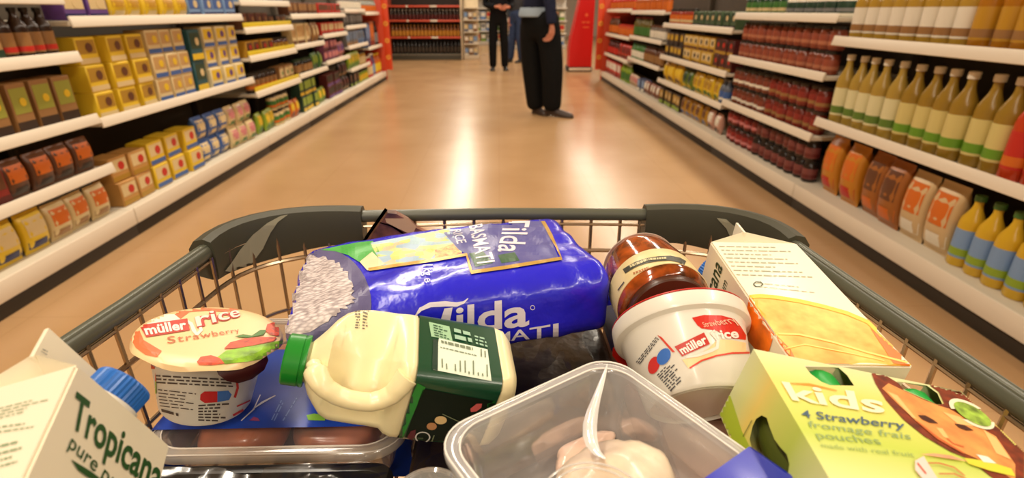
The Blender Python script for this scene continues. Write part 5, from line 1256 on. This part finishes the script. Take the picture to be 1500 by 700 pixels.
for i in range(nU):
    for j in range(nV): bm.faces.new((fv[i][j], fv[i+1][j], fv[i+1][j+1], fv[i][j+1]))
for cx in (0, nU):   # clip the film's square corners
    for cy in (0, nV): bmesh.ops.delete(bm, geom=[fv[cx][cy]], context='VERTS')
film = obj('film_lid', bm, clear_plastic((240, 240, 240), 0.035, 0.07, 0.05), ct, angle=80)
bm = bmesh.new()    # raised crease in the film, coloured white to paint its highlight streak
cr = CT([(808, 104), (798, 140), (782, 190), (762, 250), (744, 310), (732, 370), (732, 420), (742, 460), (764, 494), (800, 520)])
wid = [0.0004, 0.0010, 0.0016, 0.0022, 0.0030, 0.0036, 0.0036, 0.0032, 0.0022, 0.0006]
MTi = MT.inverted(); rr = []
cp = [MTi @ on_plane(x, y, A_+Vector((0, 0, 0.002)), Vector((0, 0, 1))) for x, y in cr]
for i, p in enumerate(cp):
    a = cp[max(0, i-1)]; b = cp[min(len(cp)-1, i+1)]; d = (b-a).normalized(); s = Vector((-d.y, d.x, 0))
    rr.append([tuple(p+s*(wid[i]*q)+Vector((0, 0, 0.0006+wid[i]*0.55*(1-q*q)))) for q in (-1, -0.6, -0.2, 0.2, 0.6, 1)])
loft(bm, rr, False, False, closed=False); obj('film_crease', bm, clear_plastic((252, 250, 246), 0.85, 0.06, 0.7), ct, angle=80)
bm = bmesh.new()
ec = MTi @ on_plane(872, 742, A_+Vector((0, 0, 0.001)), Vector((0, 0, 1)))
for R__ in (0.0245, 0.0215):
    add_tube(bm, [(ec.x+R__*math.cos(2*PI*i/48), ec.y+R__*math.sin(2*PI*i/48), 0.0012) for i in range(48)], 0.0005, 5, closed=True)
obj('embossed_ring', bm, clear_plastic((250, 248, 244), 0.45, 0.08, 0.5), ct)
bm = bmesh.new(); loft(bm, [[(x, y, z) for y, z in rrect(-0.0015, TWd+0.0015, -0.0515, 0.0042, 0.003, 3)] for x in (0.098, 0.0985, 0.1205)], False, False); obj('card_sleeve', bm, mat((20, 36, 176), 0.3, coat=0.3), ct)
CHK = mat((238, 212, 184), 0.28, coat=0.5, var=0.10, scale=45, bump=0.3, bscale=70, bdist=0.003)
CHK2 = mat((232, 194, 172), 0.28, coat=0.5, var=0.12, scale=45, bump=0.3, bscale=70, bdist=0.003)
def fillet(label, x, y, z, lx, ly, lz, rz, m, seed):
    bm = bmesh.new(); bmesh.ops.create_icosphere(bm, subdivisions=4, radius=1)
    for v in bm.verts:
        p = v.co.copy()
        k = 1+0.14*noise.noise(p*1.6+Vector((seed, 0, 0)))+0.05*noise.noise(p*4+Vector((0, seed, 0)))
        v.co = Vector((p.x*lx*k*(1-0.22*p.y), p.y*ly*k, math.copysign(abs(p.z)**0.8, p.z)*lz*k))
    o = obj('chicken_fillet', bm, m, None, angle=180)
    o.matrix_world = MT @ Matrix.Translation((x, y, z)) @ Matrix.Rotation(rz, 4, 'Z')
    return tag(o, label, 'chicken fillet', 'chicken fillets in the clear tray')
fillet('large pale chicken fillet lying across the clear tray', 0.069, 0.067, -0.0225, 0.032, 0.036, 0.0175, 0.35, CHK, 1.3)
fillet('smaller pinkish chicken fillet against the far side of the clear tray', 0.0240, 0.088, -0.039, 0.0085, 0.022, 0.0075, 0.0, CHK2, 7.7)

# --- tray of pork steaks under the dessert pot
pt_ = thing('meat_tray', 'clear tray of pink meat with a blue paper band, under the strawberry pot', 'food tray', Matrix.Translation((-0.1680, 0.386, 0.7870)))
ML_, MW_ = 0.192, 0.186
def r3(i, z, r): return [(x, y, z) for x, y in rrect(-ML_/2+i, ML_/2-i, -MW_/2+i, MW_/2-i, r, 7)]
bm = bmesh.new(); loft(bm, [r3(0.008, 0.0, 0.022), r3(0.011, -0.004, 0.02), r3(0.015, -0.040, 0.02), r3(0.02, -0.0485, 0.018)], False, True); obj('tray_wall', bm, clear_plastic((200, 190, 176), 0.40, 0.15, 0.3), pt_, angle=60)
bm = bmesh.new(); loft(bm, [r3(0.0085, -0.001, 0.022), r3(0.0075, 0.0014, 0.023), r3(0.005, 0.002, 0.024), r3(0.0022, 0.0008, 0.027), r3(0.0, -0.0018, 0.028), r3(0.0003, -0.007, 0.028)], False, False); obj('tray_rim', bm, clear_plastic((214, 204, 190), 0.55, 0.14, 0.5), pt_, angle=60)
for i_, z_ in ((0.0070, 0.0017), (0.0015, 0.0006)):
    bm = bmesh.new(); add_tube(bm, r3(i_, z_, 0.0245), 0.0006, 5, closed=True); obj('rim_bead', bm, mat((222, 212, 200), 0.25), pt_)
bm = bmesh.new(); f_ = bm.faces.new([bm.verts.new((x, y, 0.0012)) for x, y, z in r3(0.0078, 0, 0.022)]); obj('film_lid', bm, clear_plastic((230, 225, 220), 0.06, 0.08, 0.1), pt_)
BAND = mat((34, 72, 176), 0.3, coat=0.3)
bm = bmesh.new(); loft(bm, [[(x, y, z) for x, z in rrect(-ML_/2-0.0012, ML_/2+0.0012, -0.0490, 0.0030, 0.003, 3)] for y in (-0.068, -0.066, 0.034)], False, False); band = obj('paper_band', bm, BAND, pt_)
bv = world_bvh([band])
CME = crop(200, 560, 3.261)
stamp('lettering', band, [band], [stroke_shape(CME([(555, 130), (600, 98), (664, 64)]), [1, 3, 1.5]), stroke_shape(CME([(500, 185), (560, 130), (592, 60)]), [1.4, 2.2, 1.4])], mat((226, 226, 230), 0.4), bvh=bv, step=0)
stamp('lettering', band, [band], [smallprint(CME([(640, 180), (700, 60), (722, 66), (664, 186)]), 2, 61, words=4, fill=0.9), smallprint(CME([(690, 182), (760, 70), (775, 76), (710, 186)]), 1, 62, words=5)], mat((120, 150, 214), 0.4), bvh=bv, step=0)
stamp('leaf_print', band, [band], [poly_shape(CME([(812, 158), (850, 150), (905, 160), (900, 184), (820, 182)]))], mat((130, 186, 60), 0.4), bvh=bv, step=0)
stamp('red_print', band, [band], [poly_shape(CME([(540, 184), (560, 166), (580, 172), (590, 186)]))], mat((150, 60, 110), 0.4), bvh=bv, step=0)
PORK = mat((196, 118, 84), 0.28, coat=0.45, var=0.14, scale=35, bump=0.25, bscale=60, bdist=0.003)
def steak(label, x, y, lx, ly, seed):
    bm = bmesh.new(); bmesh.ops.create_icosphere(bm, subdivisions=4, radius=1)
    for v in bm.verts:
        p = v.co.copy(); k = 1+0.08*noise.noise(p*1.8+Vector((seed, 0, 0)))
        v.co = Vector((math.copysign(abs(p.x)**0.75, p.x)*lx*k, math.copysign(abs(p.y)**0.75, p.y)*ly*k, math.copysign(abs(p.z)**0.6, p.z)*0.0155*k))
    o = obj('meat_piece', bm, PORK, None, angle=180); o.location = (-0.168+x, 0.386+y, 0.7675)
    return tag(o, label, 'meat', 'meat pieces in the clear-rimmed tray')
steak('pink piece of meat at the left end of the meat tray', -0.040, -0.040, 0.034, 0.034, 2.0)
steak('pink piece of meat at the right end of the meat tray', 0.036, -0.040, 0.034, 0.034, 5.0)
steak('pink piece of meat at the back of the meat tray', -0.005, 0.040, 0.062, 0.028, 8.0)

# --- black tray under crinkled film at the near left
bt = thing('food_tray', 'black tray under crinkled clear film in front of the meat tray', 'food tray', Matrix.Translation((-0.168, 0.203, 0.787)))
bm = bmesh.new()
def r4(i, z, r): return [(x, y, z) for x, y in rrect(-0.094+i, 0.094-i, -0.082+i, 0.082-i, r, 6)]
loft(bm, [r4(0.007, 0.0, 0.012), r4(0.004, 0.0015, 0.014), r4(0.0, 0.0, 0.016), r4(0.0, -0.004, 0.016), r4(0.010, -0.046, 0.014)], False, True); obj('tray', bm, mat((20, 19, 18), 0.3, coat=0.3), bt, angle=50)
bm = bmesh.new(); n_ = 60
gv_ = [[bm.verts.new((-0.09+0.18*i/n_, -0.078+0.156*j/n_, 0.0035+0.0032*noise.noise(Vector((i*0.09, j*0.22, 0)))+0.0016*noise.noise(Vector((i*0.3, j*0.5, 4)))-0.010*math.exp(-((i/n_-0.45)/0.12)**2)*math.exp(-((j/n_-0.7)/0.3)**2))) for j in range(n_+1)] for i in range(n_+1)]
for i in range(n_):
    for j in range(n_): bm.faces.new((gv_[i][j], gv_[i+1][j], gv_[i+1][j+1], gv_[i][j+1]))
obj('crinkled_film', bm, clear_plastic((120, 116, 108), 0.08, 0.17, 0.2), bt, angle=180)
bm = bmesh.new(); gv_ = [[bm.verts.new((-0.086+0.172*i/20, -0.074+0.148*j/20, -0.012+0.004*noise.noise(Vector((i*0.4, j*0.4, 9))))) for j in range(21)] for i in range(21)]
for i in range(20):
    for j in range(20): bm.faces.new((gv_[i][j], gv_[i+1][j], gv_[i+1][j+1], gv_[i][j+1]))
obj('dark_contents', bm, mat((30, 24, 22), 0.35, var=0.4, scale=60), bt, angle=180)

# --- small clear tub at the near edge
tb = thing('clear_tub', 'small round clear tub with milky rim between black tray and chicken tray', 'tub', Matrix.Translation((-0.046, 0.243, 0.745)))
bm = bmesh.new(); add_lathe(bm, [(0.017, 0.0), (0.0175, 0.001), (0.0205, 0.052), (0.0212, 0.0535), (0.0222, 0.055), (0.0222, 0.0565), (0.0205, 0.0572)], 40, cap1=False); obj('tub', bm, clear_plastic((225, 222, 214), 0.38, 0.12, 0.4), tb)
bm = bmesh.new(); add_lathe(bm, [(0.0001, 0.0560), (0.0195, 0.0562), (0.0215, 0.0580), (0.0226, 0.0575), (0.0226, 0.0555)], 40, cap1=False); obj('lid', bm, clear_plastic((225, 222, 214), 0.35, 0.10, 0.4), tb)

# --- dark packs low in the trolley, seen in the gaps
dp = thing('film_pack', 'dark brown film-wrapped pack under the rice bag, right of the milk bottle', 'food pack', Matrix.Translation((0.0185, 0.388, 0.737)))
bm = bmesh.new()
add_box(bm, (-0.088, -0.122, 0), (0.090, 0.146, 0.034), 0.008, 3); obj('pack', bm, mat((46, 36, 28), 0.3, coat=0.4, var=0.4, scale=25, bump=0.5, bscale=40, bdist=0.004), dp)
bm = bmesh.new(); n_ = 26
gv_ = [[bm.verts.new((-0.084+0.168*i/n_, -0.114+0.228*j/n_, 0.0345+0.002*noise.noise(Vector((i*0.35, j*0.3, 2))))) for j in range(n_+1)] for i in range(n_+1)]
for i in range(n_):
    for j in range(n_): bm.faces.new((gv_[i][j], gv_[i+1][j], gv_[i+1][j+1], gv_[i][j+1]))
obj('film', bm, clear_plastic((120, 110, 96), 0.05, 0.12, 0.3), dp, angle=180)
sb = thing('food_box', 'dark flat carton at the foot of the trolley below the chicken tray', 'food box', Matrix.Translation((0.030, 0.150, 0.737)))
bm = bmesh.new(); add_box(bm, (-0.042, -0.10, 0), (0.042, 0.108, 0.080), 0.002); obj('carton', bm, mat((34, 26, 24), 0.4), sb)
bm = bmesh.new(); add_box(bm, (-0.030, -0.05, 0.0802), (0.030, 0.05, 0.0806)); obj('front_picture', bm, mat((96, 40, 30), 0.4), sb)
wb = thing('food_box', 'flat brown and pink carton low down below the kids box', 'food box', Matrix.Translation((0.190, 0.20, 0.737)))
bm = bmesh.new(); add_box(bm, (-0.080, -0.13, 0), (0.068, 0.288, 0.068), 0.002); obj('carton', bm, mat((150, 96, 70), 0.45), wb)
bm = bmesh.new(); add_box(bm, (-0.076, -0.10, 0.0682), (0.02, 0.10, 0.0687)); obj('front_picture', bm, mat((206, 160, 140), 0.4), wb)
db = thing('food_box', 'dark blue carton low down between the rice bag and the sauce jar', 'food box', Matrix.Translation((0.152, 0.385, 0.8055)))  # added dark carton, stands in for the shade in this gap
bm = bmesh.new(); add_box(bm, (-0.056, 0.0, 0), (0.040, 0.140, 0.012), 0.002); obj('carton', bm, mat((30, 30, 60), 0.4), db)
bm = bmesh.new(); add_box(bm, (-0.020, 0.01, 0.0121), (0.038, 0.075, 0.0125)); obj('front_picture', bm, mat((60, 60, 90), 0.4), db)
# --- brown pouch standing against the front rail
BY = 0.526
bpch = thing('food_pouch', 'crumpled dark brown pouch standing against the trolley front behind the rice', 'pouch', Matrix.Translation(on_plane(578, 345, (0, BY, 0), (0, 1, 0))))
Bi = bpch.location.copy()
def bpt(x, y, Y): return on_plane(x, y, (0, Y, 0), (0, 1, 0))-Bi
bm = bmesh.new()
fr = [(528, 362), (546, 334), (566, 307), (580, 308), (598, 318), (612, 331), (634, 341), (648, 400), (528, 400)]
def ctr(pts, k): 
    cx = sum(p[0] for p in pts)/len(pts); cy = sum(p[1] for p in pts)/len(pts); return [(cx+(x-cx)*k, cy+(y-cy)*k) for x, y in pts]
r0 = [tuple(bpt(x, y, BY-0.006)) for x, y in ctr(fr, 0.86)]; r1 = [tuple(bpt(x, y, BY)) for x, y in fr]; r2 = [tuple(bpt(x, y, BY+0.012)) for x, y in fr]
loft(bm, [r0, r1, r2]); obj('pouch', bm, mat((112, 72, 54), 0.4, coat=0.1, var=0.35, scale=50, bump=0.4, bscale=60, bdist=0.003), bpch, smooth=False)
def strip(nm, pts, w, m, Y):
    vs, fs = stroke_shape(pts, w); bm = bmesh.new(); V = [bm.verts.new(bpt(x, y, Y)) for x, y in vs]
    for f in fs: bm.faces.new([V[i] for i in f])
    bmesh.ops.solidify(bm, geom=bm.faces[:], thickness=0.0012); return obj(nm, bm, m, bpch)
strip('sealed_edge', [(526, 364), (546, 334), (566, 306)], 5, mat((150, 134, 104), 0.35), BY-0.0085)
strip('top_fold', [(556, 326), (574, 331), (592, 343), (606, 352)], [1.5, 2.5, 2.5, 1.5], mat((130, 96, 64), 0.35), BY-0.0095)
vs, fs = poly_shape([(562, 312), (578, 309), (598, 319), (610, 332), (604, 344), (586, 336), (566, 326)])
bm = bmesh.new(); V = [bm.verts.new(bpt(x, y, BY-0.020+0.020*(345-y)/36)) for x, y in vs]
for f in fs: bm.faces.new([V[i] for i in f])
bmesh.ops.solidify(bm, geom=bm.faces[:], thickness=0.001); obj('flap', bm, mat((178, 142, 116), 0.4), bpch)
